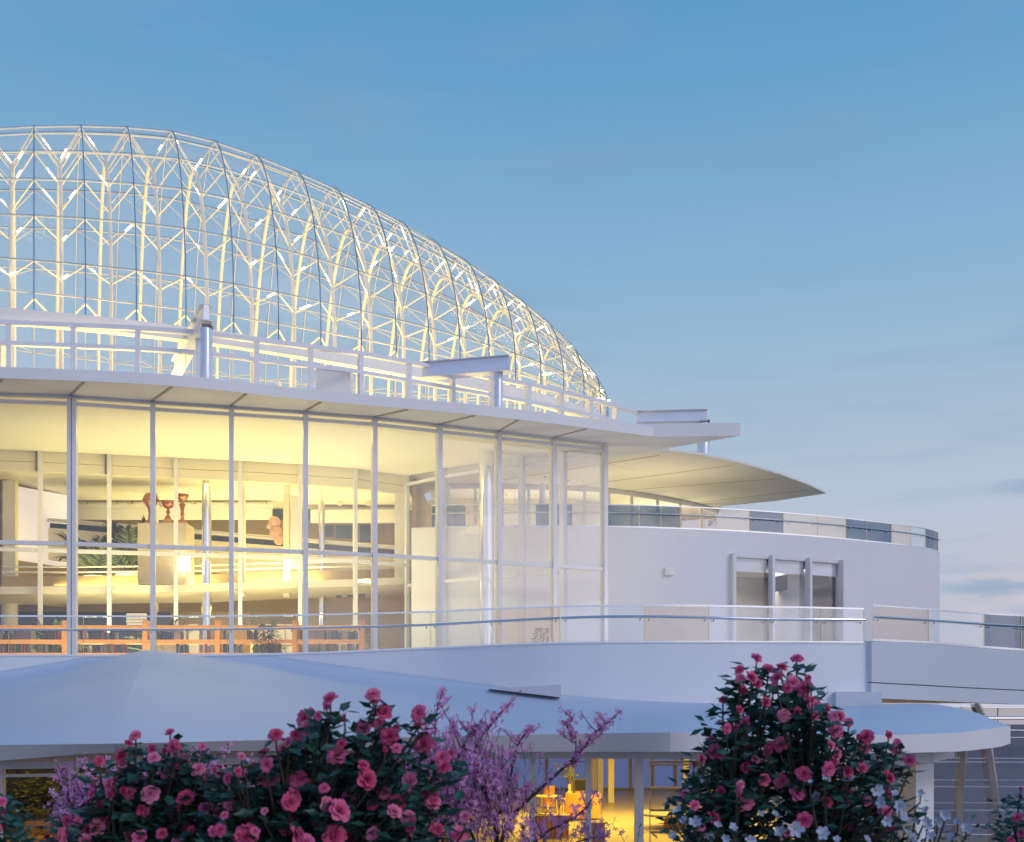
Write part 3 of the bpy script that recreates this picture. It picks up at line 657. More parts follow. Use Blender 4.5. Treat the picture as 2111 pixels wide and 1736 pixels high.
part('post', MB().tube([cpt(2160,1452,.1),cpt(2172,1560,.18),cpt(2178,1790,.18)], .10, 4), M['post'], cs)
for y, r in ((1458,.02),(1480,.05),(1505,.02),(1520,.02),(1563,.018),(1571,.024),(1608,.018),(1622,.028),(1655,.018),(1671,.024),(1700,.018),(1721,.026),(1738,.02)):
    part('rail', MB().tube([cpt(1926 if y > 1540 else 2015,y,.05), cpt(2400,y+1,.05)], r, 6), M['chrome'], cs)
part('inner_wall', MB().wall([(11.2,36.5),(22,39)], 0, 4.4, .2), mat('slate_wall', (.17,.21,.32), .6, var=.2, scale=.4), cs)
part('inner_floor', MB().prism([(10.6,31.6),(20,33.6),(22,39),(11.2,36.5)], 0.003, .05), M['hallfloor'], cs)
# ================================================================== THINGS IN THE HALL
ped = single('display_plinth', MB().box((XW(343,49.3),49.3,(9.9+12.62)/2),(98*49.3/F,1.3,2.72)), mat('plinth_paint', (.60,.53,.38), .6, var=.03), 'large plain pale display plinth carrying three copper trophies', 'plinth', (XW(343,49.3),49.3,9.9))
def trophy(label, px, h, prof, base_h, base_w):
    p = Vector((XW(px,49.0),49.0,12.622)); t = thing('trophy', label, 'trophy', p, 'copper trophies on the pale plinth')
    bz = base_h*h
    if base_h: part('base', MB().box((p.x,p.y,p.z+bz/2),(base_w*h,base_w*h,bz)), M['stonebase'], t)
    part('cup', MB().lathe([(r*h,z*h) for r,z in prof], (p.x,p.y,p.z), 20), M['copper'], t, True); return t
t1 = trophy('tall copper trophy with a bulbous top, leftmost on the plinth', 311, 1.40, [(.22,0),(.2,.05),(.09,.15),(.07,.35),(.10,.5),(.17,.63),(.25,.74),(.26,.78),(.24,.80),(.23,.88),(.17,.96),(.06,1)], 0, 0)
t2 = trophy('short copper goblet trophy, middle of the three', 346.5, 1.05, [(.16,.18),(.15,.24),(.10,.33),(.05,.4),(.05,.45),(.09,.5),(.09,.55),(.05,.6),(.06,.66),(.16,.72),(.25,.83),(.28,.96),(.27,1),(.22,.96)], .18, .36)
t3 = trophy('slender copper stem trophy with a shallow cup, rightmost of the three', 376, 1.36, [(.12,.08),(.08,.12),(.05,.22),(.05,.3),(.08,.33),(.05,.37),(.06,.5),(.10,.66),(.05,.7),(.04,.76),(.12,.8),(.20,.9),(.21,.98),(.16,.96)], .08, .28)
for tt, px, h, z0, rr in ((t2,346.5,1.05,.86,.27),):
    for sgn in (-1,1):
        c = Vector((XW(px,49.0)+sgn*rr*h,49.0,12.622+z0*h)); part('handle', MB().tube([c+Vector((sgn*a,0,b)) for a,b in ((-.04,.1),(.07,.12),(.09,.02),(.03,-.08),(-.06,-.1))], .022, 6), M['copper'], tt)
def wall_light(label, x0, x1, y0, y1, Y):
    p = at((x0+x1)/2, (y0+y1)/2, Y); t = thing('wall_light', label, 'lamp', p, 'glowing wall lights in the hall'); w = (x1-x0)*Y/F; h = (y1-y0)*Y/F
    part('shade', MB().box((p.x,p.y,p.z),(w*.92,.1,h*.95)), M['lamp'], t); part('bracket', MB().box((p.x,p.y+.1,p.z),(w*.5,.1,h*.4)), M['white'], t)
wall_light('square wall light glowing white on the front of the display plinth', 371,392,1146,1178,48.45)
wall_light('tall narrow wall light glowing on the cream post right of the plinth', 586,597,1152,1194,50.9)
# pink plush figure without features
pk = at(565,1090,53.0); mb = MB()
def sph(mb, c, r, n=12, sq=(1,1,1)):
    mb.add([Vector(c)+Vector((math.sin(math.pi*i/8)*math.cos(2*math.pi*k/n)*r*sq[0], math.sin(math.pi*i/8)*math.sin(2*math.pi*k/n)*r*sq[1], math.cos(math.pi*i/8)*r*sq[2])) for i in range(9) for k in range(n)], [(i*n+k,(i+1)*n+k,(i+1)*n+(k+1)%n,i*n+(k+1)%n) for i in range(8) for k in range(n)])
sph(mb, pk+Vector((.02,0,.30)), .30); sph(mb, pk+Vector((.1,0,-.22)), .34); sph(mb, pk+Vector((-.2,-.1,.1)), .15); sph(mb, pk+Vector((.25,-.05,-.55)), .26)
single('pink_sculpture', mb, M['pink'], 'rounded pink plush figure standing on the ramp beside a white post', 'sculpture', pk-Vector((0,0,.8)), smooth='all')
def frond(mb, base, d, L, droop, nleaf, lw, ll):
    d = Vector(d).normalized(); pts = []
    for i in range(9):
        t = i/8; p = Vector(base)+d*L*t; p.z -= droop*t*t; pts.append(p)
    mb.tube(pts, [.014*(1-.7*i/8) for i in range(9)], 4)
    side = d.cross(Vector((0,0,1)))
    if side.length < .1: side = Vector((1,0,0))
    side.normalize()
    for i in range(nleaf):
        t = .2+.8*i/nleaf; k = min(int(t*8),7); p = pts[k].lerp(pts[k+1], t*8-k); a = (pts[k+1]-pts[k]).normalized()
        for s_ in (-1,1):
            dd = (a*.8+side*s_*(.9-.35*t)+Vector((0,0,.12-random.random()*.25))).normalized()
            mb.leaf(p, dd, side.cross(a)+Vector((random.random()*.3,0,0)), ll*(1.1-.6*t), lw)
def palm(label, base, nf, L, ll, lw=.09, spread=1., m='leaf_in', group='indoor palms'):
    t = thing('palm_plant', label, 'plant', base, group); b = Vector(base)
    part('pot', MB().lathe([(.14*L,0),(.19*L,.22*L),(.2*L,.24*L)], base, 14), M['white'], t, True)
    mb = MB()
    for i in range(nf):
        an = 2*math.pi*i/nf+random.uniform(-.3,.3); el = random.uniform(.7,1.35)
        frond(mb, b+Vector((0,0,.22*L)), (math.cos(an)*math.cos(el)*spread, math.sin(an)*math.cos(el)*spread, math.sin(el)), L*random.uniform(.8,1.1), L*random.uniform(.15,.45), 12, lw, ll)
    part('fronds', mb, M[m], t)
random.seed(3)
palm('spiky green palm on the mezzanine, left one beside the plinth', (XW(200,50.9),50.9,9.75), 15, 3.2, 1.1, .13)
palm('green palm on the mezzanine touching the left side of the pale plinth', (XW(268,51.2),51.2,9.85), 15, 3.3, 1.1, .13)
palm('low palm among the bookcases at the left edge', (XW(105,45.6),45.6,TF), 13, 2.2, .6, .06)
palm('leafy palm behind the second bookcase', (XW(330,45.8),45.8,TF), 16, 2.3, .55, .07)
palm('tall thin palm seen in front of the white hall door', (XW(540,50.9),50.9,TF), 9, 2.9, .5, .08)
def bushy(label, base, h, r, n, m='leaf_in', lf=.16):
    t = thing('potted_shrub', label, 'plant', base, 'bushy plants inside the glazed hall'); b = Vector(base)
    part('pot', MB().lathe([(r*.5,0),(r*.62,.35),(r*.64,.38)], base, 14), M['dark'], t, True)
    part('stem', MB().tube([b+Vector((0,0,.3)), b+Vector((.03,0,h*.5)), b+Vector((0,0,h*.9))], [.03,.025,.01], 5), M['stem'], t)
    mb = MB()
    for i in range(n):
        z = random.random(); rr = r*(1.1-.75*z)*math.sqrt(random.random()); an = random.uniform(0,6.28)
        p = b+Vector((rr*math.cos(an), rr*math.sin(an), .3+z*(h-.3)))
        mb.leaf(p, (math.cos(an),math.sin(an),-.5+random.random()*.7), (random.uniform(-.5,.5),random.uniform(-.5,.5),1), lf*random.uniform(.6,1.3), lf*.3)
    part('foliage', mb, M[m], t)
bushy('bushy dark shrub behind the balustrade below the tall wall light', (XW(552,42.6),42.6,TF), 1.75, .75, 900)
bushy('dark weeping shrub in the lobby near the right bookcase end', (XW(765,44.2),44.2,TF), 1.8, .5, 600)
bushy('feathery dark shrub standing alone in the sharp glass corner', (XW(1120,45.6),45.6,TF), 1.85, .72, 900)
bushy('reddish leafed shrub beside the right bookcase', (XW(728,44.8),44.8,TF), 1.8, .45, 350)
# ---- bookcases
BY = 44.0; bays = [(-44,131),(131,296),(296,445),(445,604),(604,752)]
bn = ['leftmost','second','middle','fourth','rightmost']
bms = []
for k in range(6):
    w = random.uniform(.05,.085); h = random.uniform(.30,.42)
    me = bpy.data.meshes.new('book'); q = MB().box((0,0,h/2),(w,.22,h)).box((0,-.111,h*.8),(w*.7,.004,.03)); me.from_pydata(q.v, [], q.f); me.materials.append(bookmats[k]); bms.append((me,w,k))
tiers = ['bottom','lower','middle','top']
for bi, (x0, x1) in enumerate(bays):
    xa, xb = XW(x0,BY), XW(x1,BY); W = xb-xa
    t = thing('bookcase', 'orange wooden open bookcase, %s of the row behind the balustrade' % bn[bi], 'bookcase', ((xa+xb)/2,BY,TF), 'orange bookcases in the hall')
    part('upright', MB().box((xa+.1,BY,TF+1.0),(.2,.34,2.0)), M['orange'], t)
    if bi == len(bays)-1: part('upright', MB().box((xb-.1,BY,TF+1.0),(.2,.34,2.0)), M['orange'], t)
    sh = [TF+.10, TF+.62, TF+1.15, TF+1.72]
    for z in sh:
        part('shelf', MB().box((xa+.2+(W-.21)/2,BY,z),(W-.22,.30,.17 if z > TF+.2 else .12)), M['orange'], t)
    for ti in range(3):
        z = sh[ti]+.0853 if ti else sh[ti]+.0603; x = xa+.3
        while x < xb-.15:
            if random.random() < .16: x += random.uniform(.2,.75); continue
            me, w, k = random.choice(bms+bms[:3]+bms[:3])
            if x+w > xb-.05: break
            o = bpy.data.objects.new('book', me); C.objects.link(o); o.location = (x+w/2, BY+.02, z+.001); o.scale = (1,1,random.uniform(.85,1.02))
            tag(o, '%s book spine standing on the %s shelf of the %s orange bookcase' % (bookcols[k], tiers[ti], bn[bi]), 'book', '%s books on the %s shelf of the %s bookcase' % (bookcols[k], tiers[ti], bn[bi]))
            x += w+random.uniform(.004,.05)
# grey cabinet doors behind the shelves
for x0, x1, lab in ((-30,70,'low grey cabinet behind the leftmost bookcase'),(300,380,'grey two door cabinet behind the middle bookcase'),(470,520,'pale yellow cabinet behind the fourth bookcase'),(612,700,'grey cabinet behind the rightmost bookcase')):
    t = thing('cabinet', lab, 'cabinet', (XW((x0+x1)/2,45.2),45.2,TF)); w = (x1-x0)*45.2/F; mm = mat('cabinet_paint',(.6,.5,.2) if 'yellow' in lab else (.27,.25,.25),.5)
    part('body', MB().box((XW((x0+x1)/2,45.2),45.2,TF+.95),(w,.5,1.9)), mm, t)
    for s_ in (-1,1): part('door', MB().box((XW((x0+x1)/2,45.2)+s_*w*.25,44.93,TF+.95),(w*.49,.03,1.84)), mm, t)
bk = thing('book_stack', 'stack of pale yellow books on top of the second bookcase', 'books', (XW(282,BY),BY,TF+1.81))
for k in range(4): part('book', MB().box((XW(282,BY)+random.uniform(-.03,.03),BY,TF+1.84+k*.13),(.72,.3,.11)), M['cream'], bk)
# ================================================================== GROUND FLOOR ROOM THINGS
def round_table(label, px, py, wpx, m='oak', leg=True):
    Y = 3.45*F/(py-HY); r = wpx*Y/F/2; X = XW(px,Y); t = thing('round_table', label, 'table', (X,Y,0), 'round tables in the lit room')
    part('tabletop', MB().lathe([(r*.97,.70),(r,.71),(r,.745),(r*.98,.755)], (X,Y,0), 28), M[m], t, True)
    if leg:
        for a in (.4,2.5,4.6): part('leg', MB().tube([(X+r*.75*math.cos(a),Y+r*.75*math.sin(a),0),(X+r*.6*math.cos(a),Y+r*.6*math.sin(a),.71)], .035, 6), M[m], t)
    else: part('pedestal', MB().lathe([(r*.8,0.0),(r*.8,.7)], (X,Y,0), 24), M[m], t, True)
    return t
M['paleyel'] = mat('pale_yellow_top', (.75,.62,.25), .5)
round_table('pale round table with slim legs behind the orange tub chair', 1131, 1640, 53, 'paleyel')
round_table('small pale side table just left of the orange tub chair', 1162, 1646, 20, 'paleyel')
round_table('round orange table in front of the tub chair beside the glass mullion', 1226, 1694, 54, 'oak', False)
def tub(label, px, ytop, ybase_Y, wpx):
    Y = ybase_Y; X = XW(px,Y); r = wpx*Y/F/2; h = ZW(ytop,Y); t = thing('tub_chair', label, 'armchair', (X,Y,0), 'orange tub chairs')
    mb = MB(); n = 26; vs = []
    for i in range(n+1):
        a = math.pi*(.08+1.0-1.16*i/n)+math.pi
        for rr, z in ((r,.08),(r,h-.06),(r*.96,h),(r*.82,h),(r*.78,h-.06),(r*.78,.4)): vs.append((X+rr*math.cos(a),Y+rr*math.sin(a),z))
    fs = [(i*6+k,(i+1)*6+k,(i+1)*6+k+1,i*6+k+1) for i in range(n) for k in range(5)]+[tuple(range(6)),tuple(n*6+k for k in range(5,-1,-1))]
    part('shell', mb.add(vs, fs), M['orange'], t, True)
    part('seat', MB().lathe([(r*.76,.12),(r*.76,.42),(r*.7,.46)], (X,Y,0), 22), M['oak'], t, True)
    return t
tub('large orange tub chair seen from behind through the glass', 1202, 1634, 43.6, 74)
tub('small orange tub chair far back beside the pale round table', 1132, 1619, 48.5, 24)
Yd = 37.2; t = thing('desk', 'wooden reception desk with slatted front behind the lilac blossom', 'desk', (XW(1140,Yd),Yd,0))
part('top', MB().box((XW(1136,Yd),Yd,.735),(1.25,.62,.045)), M['oak'], t)
part('front', MB().box((XW(1136,Yd),Yd-.24,.355),(1.18,.04,.70)), M['orange'], t)
for k in range(9): part('slat', MB().box((XW(1136,Yd)-.54+k*.135,Yd-.268,.355),(.05,.016,.70)), M['oak'], t)
op = thing('open_book', 'open pale book lying on the wooden reception desk', 'book', (XW(1126,Yd),Yd,.758))
for s_ in (-1,1): part('page', MB().box((XW(1126,Yd)+s_*.13,Yd,.785),(.26,.3,.02),0,Matrix.Rotation(s_*-.15,3,'Y')), M['paleyel'], op)
mo = thing('television', 'dark box television standing behind the large orange tub chair', 'television', (XW(1196,46.5),46.5,0))
c = at(1195,1618,46.5)
part('cabinet', MB().box((c.x,46.6,c.z),(.52,.4,.5)), M['dark'], mo); part('screen', MB().box((c.x+.03,46.39,c.z),(.44,.02,.42)), M['screen'], mo)
part('stand', MB().box((c.x,46.6,(c.z-.25)/2),(.4,.35,c.z-.25)), M['oak'], mo)
vz = at(1174,1636,46.2); va_ = thing('vase', 'pale yellow cylinder vase holding thin leafy twigs left of the television', 'vase', (vz.x,46.2,0))
part('body', MB().lathe([(.12,0),(.12,.9),(.06,.92),(.06,vz.z+.4)], (vz.x,46.2,0), 14), M['paleyel'], va_, True)
mb = MB(); tw_ = MB()
for k in range(5):
    e = Vector((vz.x+random.uniform(-.7,.4),46.2+random.uniform(-.2,.2),vz.z+random.uniform(.7,1.35))); s0 = Vector((vz.x,46.2,vz.z+.38)); tw_.tube([s0,s0.lerp(e,.5)+Vector((0,0,.1)),e], .01, 4)
    for q in range(9):
        p = s0.lerp(e, .4+.6*q/8); mb.leaf(p,(random.uniform(-1,1),-.3,random.uniform(-.3,1)),(0,-1,.4),.16,.07)
part('twigs', tw_, M['stem'], va_); part('leaves', mb, M['leaf_lit'], va_)
# steel shelf rack
YR = 31.0; rk = thing('shelf_rack', 'open steel shelf rack behind the glass left of the tall rose bush', 'shelf', (XW(1420,YR),YR,0))
for x in (1340,1500,1690): part('upright', MB().tube([(XW(x,YR),YR,0),(XW(x,YR),YR,2.9)], .016, 6), M['satin'], rk)
for y in (1570,1576,1625,1670,1715):
    z = ZW(y,YR); part('shelf', MB().box((XW(1520,YR),YR,z),(XW(1700,YR)-XW(1342,YR),.34,.05)), M['oak'], rk)
    part('edge_rail', MB().tube([(XW(1338,YR),YR-.19,z+.02),(XW(1702,YR),YR-.19,z+.02)], .016, 6), M['chrome'], rk)
gt = thing('grey_table', 'round grey low table standing beyond the shelf rack', 'table', (XW(1400,40),40,0))
part('top', MB().lathe([(1.5,.5),(1.5,.58)], (XW(1400,40),40,0), 30), mat('grey_top',(.30,.27,.25),.5), gt, True); part('pedestal', MB().lathe([(.6,0),(.5,.5)], (XW(1400,40),40,0), 20), M['tan'], gt, True)
# planters and hedge at left
def planter(label, x0, x1, ytop, Y, d):
    z = ZW(ytop,Y); X0, X1 = XW(x0,Y), XW(x1,Y); t = thing('planter_box', label, 'planter', ((X0+X1)/2,Y+d/2,0), 'wooden planters behind the left glazing')
    part('box', MB().box(((X0+X1)/2,Y+d/2,z/2),(X1-X0,d,z)), M['orange'], t)
    part('rim', MB().box(((X0+X1)/2,Y+d/2,z+.02),(X1-X0+.06,d+.06,.035)), M['orange'], t); return z
def hedge(label, x0, x1, z0, z1, Y0, Y1, n, lf):
    X0, X1 = XW(x0,Y0), XW(x1,Y0); t = thing('leafy_shrub', label, 'plant', ((X0+X1)/2,Y0,z0), 'shrubs planted behind the left glazing'); mb = MB(); st = MB()
    for k in range(int(n/45)):
        x = random.uniform(X0,X1); y = random.uniform(Y0,Y1); h = random.uniform(.55,1.)*(z1-z0)
        st.tube([(x,y,z0),(x+random.uniform(-.1,.1),y,z0+h*.5),(x+random.uniform(-.2,.2),y,z0+h)], .012, 4)
        for q in range(45):
            s_ = random.random(); p = (x+random.gauss(0,.16),y+random.gauss(0,.16),z0+h*(.15+.85*s_)); a = random.uniform(0,6.28)
            mb.leaf(p,(math.cos(a),math.sin(a),random.uniform(-.4,.6)),(random.uniform(-.6,.6),-.6,1),lf*random.uniform(.6,1.3),lf*.5)
    part('stems', st, M['stem'], t); part('foliage', mb, M['leaf_lit'], t)
zp1 = planter('upper orange wooden planter behind the glass at far left', 30, 112, 1697, 31.4, .8)
zp2 = planter('lower orange wooden planter at the bottom left corner', -60, 80, 1731, 30.0, .8)
planter('long orange planter hidden behind the left rose bush', 112, 520, 1700, 31.2, .7)
hedge('tall yellow lit shrub behind the upper wooden planter', -20, 130, zp1, 2.55, 32.4, 33.9, 1500, .2)
hedge('low creeping greenery spilling over the upper planter', 5, 112, zp1, zp1+.45, 31.5, 32.1, 700, .11)
hedge('low greenery in the front planter at bottom left', -50, 82, zp2, zp2+.4, 30.1, 30.7, 600, .10)
hedge('dense green shrub right of the first mullion behind roses', 150, 560, zp1, 2.4, 31.6, 33.5, 1800, .2)
hedge('shrubs behind the glass in the middle of the pavilion', 560, 1000, 0, 2.1, 31.4, 33.5, 900, .22)
# ================================================================== FLOWERING SHRUBS
def petal(mb, base, out, up, L, W, cup, curl):
    out = Vector(out).normalized(); up = Vector(up).normalized(); side = out.cross(up).normalized()
    rows = []
    for i in range(4):
        t = i/3; w = W*math.sin(math.pi*(.16+.62*t))*(1 if t < .99 else .8)
        c = Vector(base)+out*L*(t*math.cos(cup))+up*L*(t*math.sin(cup)-curl*t*t*t)
        rows.append([c-side*w*.5+up*W*.10*t, c-up*W*.05, c+side*w*.5+up*W*.10*t])
    mb.grid(rows)
def rose_mesh(seed, m, double=True):
    rnd = random.Random(seed); mb = MB(); up = Vector((0,0,1))
    for ring, (n, L, W, cup, curl, z) in enumerate(((6,.50,.46,.12,.16,0),(6,.44,.42,.42,.14,.05),(5,.33,.36,.8,.12,.08),(4,.22,.26,1.12,.05,.1),(3,.14,.2,1.35,.0,.12))):
        for k in range(n):
            a = 2*math.pi*(k+.5*(ring % 2))/n+rnd.uniform(-.2,.2)
            petal(mb, (0,0,z*.6), (math.cos(a),math.sin(a),0), up, L*rnd.uniform(.88,1.1), W*rnd.uniform(.9,1.12), cup+rnd.uniform(-.14,.14), curl*rnd.uniform(.5,1.5))
    me = bpy.data.meshes.new('flower'); me.from_pydata(mb.v, [], mb.f); me.materials.append(m); me.polygons.foreach_set('use_smooth', [True]*len(me.polygons)); return me
def bud_mesh(seed):
    rnd = random.Random(seed); mb = MB()
    for ring, (n, L, W, cup, z) in enumerate(((4,.36,.34,.95,0),(4,.32,.30,1.25,.04),(3,.26,.24,1.45,.06))):
        for k in range(n):
            a = 2*math.pi*(k+.5*(ring % 2))/n+rnd.uniform(-.2,.2); petal(mb, (0,0,z), (math.cos(a),math.sin(a),0), (0,0,1), L, W, cup, .03)
    me = bpy.data.meshes.new('flower'); me.from_pydata(mb.v, [], mb.f); me.materials.append(M['rose2']); me.polygons.foreach_set('use_smooth', [True]*len(me.polygons)); return me
RM = [rose_mesh(s, M['rose']) for s in range(3)]+[rose_mesh(s+5, M['rose3']) for s in range(2)]+[rose_mesh(s+9, M['rose2']) for s in range(3)]+[bud_mesh(1),bud_mesh(2)]
def white_mesh(seed):
    rnd = random.Random(seed); mb = MB()
    for k in range(6):
        a = 2*math.pi*k/6+rnd.uniform(-.2,.2); petal(mb, (0,0,0), (math.cos(a),math.sin(a),0), (0,0,1), .55*rnd.uniform(.85,1.1), .34, .55+rnd.uniform(-.25,.25), .12)
    me = bpy.data.meshes.new('flower'); me.from_pydata(mb.v, [], mb.f); me.materials.append(M['whiteflower']); me.polygons.foreach_set('use_smooth', [True]*len(me.polygons)); return me
WM = [white_mesh(s) for s in range(4)]
CM = bpy.data.meshes.new('stamens'); _q = MB().lathe([(.02,0),(.06,.08),(.05,.14),(.01,.16)], (0,0,0), 7); CM.from_pydata(_q.v, [], _q.f); CM.materials.append(M['yellowc'])
def shrub(name, label, cat, group, flowers, Y, base_px, meshes, real, leaves, leafL, leafW, leafm, seed, white=False, zbase=2.35, deep=.5):
    rnd = random.Random(seed)
    bx = XW(base_px, Y+deep*.5); by = Y+deep*.5
    t = thing(name, label, cat, (bx,by,zbase), group)
    st = MB(); lf = MB(); base = Vector((bx,by,zbase)); pts = []
    ymin = min(f[1] for f in flowers)
    if not white and len(flowers) > 20:
        base_f = list(flowers); flowers = list(flowers)
        for f in base_f:
            if len(flowers) < 98 and rnd.random() < .8: flowers.append((f[0]+rnd.gauss(0,26), f[1]+abs(rnd.gauss(14,22)), f[2]*rnd.uniform(.45,.85)))
    f_big = [f[2] > 16 for f in flowers]
    for f in flowers:
        px, py, w = f
        Yk = Y+rnd.uniform(0,deep)*(.35+.65*rnd.random())-.13; p = at(px, py, Yk); pts.append((p, w*Yk/F))
    mains = [base+Vector((rnd.uniform(-.5,.5)*abs(max(f[0] for f in flowers)-min(f[0] for f in flowers))*Y/F*.7, rnd.uniform(-.1,.2), rnd.uniform(.35,.8))) for _ in range(7)]
    for m_ in mains: st.tube([base+Vector((rnd.uniform(-.05,.05),rnd.uniform(-.05,.05),-.05)), base.lerp(m_,.5)+Vector((0,.03,.05)), m_], [.022,.018,.013], 5)
    for n_, (p, s_) in enumerate(pts):
        m_ = min(mains, key=lambda q: (q-p).length)
        mid = m_.lerp(p,.55)+Vector((rnd.uniform(-.05,.05),.05,.02)); pre = p-Vector((0,-.01,.06))
        st.tube([m_, mid, pre, p-Vector((0,0,.004))], [.011,.008,.005,.004], 4, False)
        o = bpy.data.objects.new('flower', rnd.choice((meshes[:5] if rnd.random() < .66 else meshes[5:8]) if len(meshes) > 6 and f_big[n_] else meshes[5:] if len(meshes) > 6 else meshes)); C.objects.link(o); o.parent = t; o.location = p-LOC[t]
        topness = max(0, 1-(flowers[n_][1]-ymin)/45)
        tilt = rnd.uniform(.5,.95) if topness > .5 else rnd.uniform(.85,1.5)
        az = rnd.gauss(-math.pi/2, .6)
        o.rotation_euler = (Matrix.Rotation(az,3,'Z') @ Matrix.Rotation(tilt,3,'Y') @ Matrix.Rotation(rnd.uniform(0,6.28),3,'Z')).to_euler()
        o.scale = (s_*(.88 if white else 1.22)*rnd.uniform(.88,1.12),)*3
        if white:
            c = bpy.data.objects.new('stamens', CM); C.objects.link(c); c.parent = o
        # leaf collar and leaves down the stalk
        for k in range(int(leaves)):
            tt = rnd.random()**1.3; q = (p.lerp(mid, tt) if tt < .85 else mid.lerp(m_, rnd.random()))
            a = rnd.uniform(0,6.28); L = leafL*rnd.uniform(.65,1.25)
            q = q+Vector((rnd.gauss(0,.035),rnd.gauss(.075,.055),-.02-rnd.random()*.05))*(1+tt*2.6)
            lf.leaf(q, (math.cos(a),math.sin(a)*.8,rnd.uniform(-.25,.75)), (rnd.uniform(-.6,.6),rnd.uniform(-.9,.3),1), L, L*leafW, .18)
    part('stems', st, M['stem'], t); part('foliage', lf, leafm, t)
    return t
def Z6(x,y,w): return (x*.33854, 1291.9+y*.33854, w*.33854)
def Z7(x,y,w): return (659.7+x*.36459, 1319.4+y*.36459, w*.36459)
def Z8(x,y,w): return (1374.4+x*.34899, 1291.9+y*.34899, w*.34899)
L1 = [(825,665,80),(1035,645,60),(740,790,85),(605,820,60),(935,800,80),(1060,730,80),(1075,830,85),(1020,890,85),(1230,730,55),(925,745,60),(1130,800,50),(1210,870,80),(835,915,60),(560,950,60),(665,960,80),(680,1010,75),(560,1015,60),(790,1015,75),(915,1020,95),(615,1090,85),(850,1085,85),(1050,1125,80),(755,1130,60),(825,1150,70),(440,1090,60),(590,1225,100),(630,1260,70),(390,1270,80),(290,1275,55),(790,1285,95),(850,1290,90),(985,1260,70),(1150,1215,75),(1130,1040,90),(1260,930,70),(410,1180,60),(700,950,70),(1250,1110,90),(520,1300,70),(700,1330,80),(1080,1320,80),(330,1340,70)]
L2 = [Z6(*f) for f in [(1390,920,65),(1470,790,50),(1345,860,45),(1610,775,65),(1450,880,45),(1330,900,50),(1545,840,40),(1625,840,90),(1680,660,75),(1755,705,70),(1650,935,90),(1470,1035,100),(1820,930,100),(1785,1035,110),(1690,1090,70),(1810,840,80),(2010,440,90),(1990,490,50),(1860,560,110),(1870,620,90),(1395,1090,60),(1460,1130,70),(1545,1190,90),(1770,1210,130),(1500,1280,130),(1810,1290,150),(1920,1190,60),(1340,1240,70),(1500,900,45)]]
L2 += [Z7(*f) for f in [(300,310,80),(360,410,95),(245,500,100),(395,545,110),(380,620,110),(560,415,80),(430,500,50),(140,440,60),(95,655,90),(245,710,60),(75,790,95),(265,790,125),(180,875,120),(510,800,100),(435,930,105),(640,910,90),(690,665,100),(740,645,60),(590,590,120),(40,935,90),(110,965,110),(300,930,60),(520,1055,95),(660,1070,80),(820,1000,70),(780,1100,90),(80,1110,120),(180,1130,120),(300,1100,80),(700,720,70)]]
RB = [(530,185,60),(770,190,65),(430,255,55),(500,300,80),(600,250,70),(680,240,60),(655,305,95),(835,305,45),(745,330,95),(810,365,95),(450,375,60),(585,445,55),(840,430,60),(875,470,70),(770,500,60),(430,490,45),(465,570,80),(355,600,50),(690,525,70),(850,495,70),(945,480,60),(1020,530,70),(1075,565,50),(1000,615,75),(265,665,45),(385,665,60),(290,740,80),(205,780,50),(675,695,80),(610,725,90),(490,690,50),(525,785,60),(1000,755,70),(970,700,50),(1175,655,90),(1310,640,50),(1360,685,50),(1170,715,75),(1350,730,60),(1435,790,60),(1245,730,55),(955,840,80),(990,810,60),(810,870,75),(1070,860,70),(1155,835,60),(1310,890,80),(475,840,60),(575,905,75),(680,915,95),(415,965,90),(435,935,50),(320,970,60),(110,990,50),(270,1045,80),(465,1045,85),(165,1055,60),(970,950,75),(770,985,85),(900,945,60),(1050,1000,95),(1185,1030,60),(1300,990,70),(280,1130,75),(590,1150,70),(810,1145,95),(1250,1095,80),(1290,1095,80),(1095,1190,90),(945,1035,60),(715,1220,60),(1210,1230,50),(640,1260,60),(200,1185,50),(1330,1195,40)]
WB = [(170,1160,100),(300,1170,60),(390,1190,70),(70,1080,60),(100,1150,70),(550,1100,70),(640,1110,60),(880,1010,100),(935,905,80),(1070,905,90),(850,920,50),(520,960,60),(1235,970,100),(1270,1040,80),(1380,1120,110),(1375,1060,80),(1300,1150,70),(1500,980,60),(1400,1210,80),(1640,1110,90),(1600,1160,70),(1470,1070,70),(1540,1160,80),(1690,1250,90),(1770,1190,80),(760,1195,110),(920,1230,110),(670,1210,80),(1000,1260,60),(1290,1250,70),(1450,1250,80),(490,1260,80),(350,1255,60),(1180,1260,70),(40,1240,60),(120,1255,60),(250,1240,70),(1560,1240,70),(1350,985,60),(30,1090,40),(1460,1150,60),(1530,1080,60),(1390,1060,60),(1720,1150,60)]
G = 'pink rose bushes in the foreground bed'
shrub('rose_bush', 'pink rose bush at lower left in front of the wooden planters', 'rose bush', G, [Z6(*f) for f in L1], 5.5, 285, RM, .085, 60, .085, .6, M['leaf'], 21)
shrub('rose_bush', 'large pink rose bush left of centre beside the lilac blossom shrub', 'rose bush', G, L2, 5.2, 660, RM, .085, 56, .085, .6, M['leaf'], 22)
shrub('rose_bush', 'tall pyramid shaped pink rose bush at right rising over white flowers', 'rose bush', G, [Z8(*f) for f in RB], 6.2, 1630, RM, .085, 52, .09, .55, M['leaf'], 23)
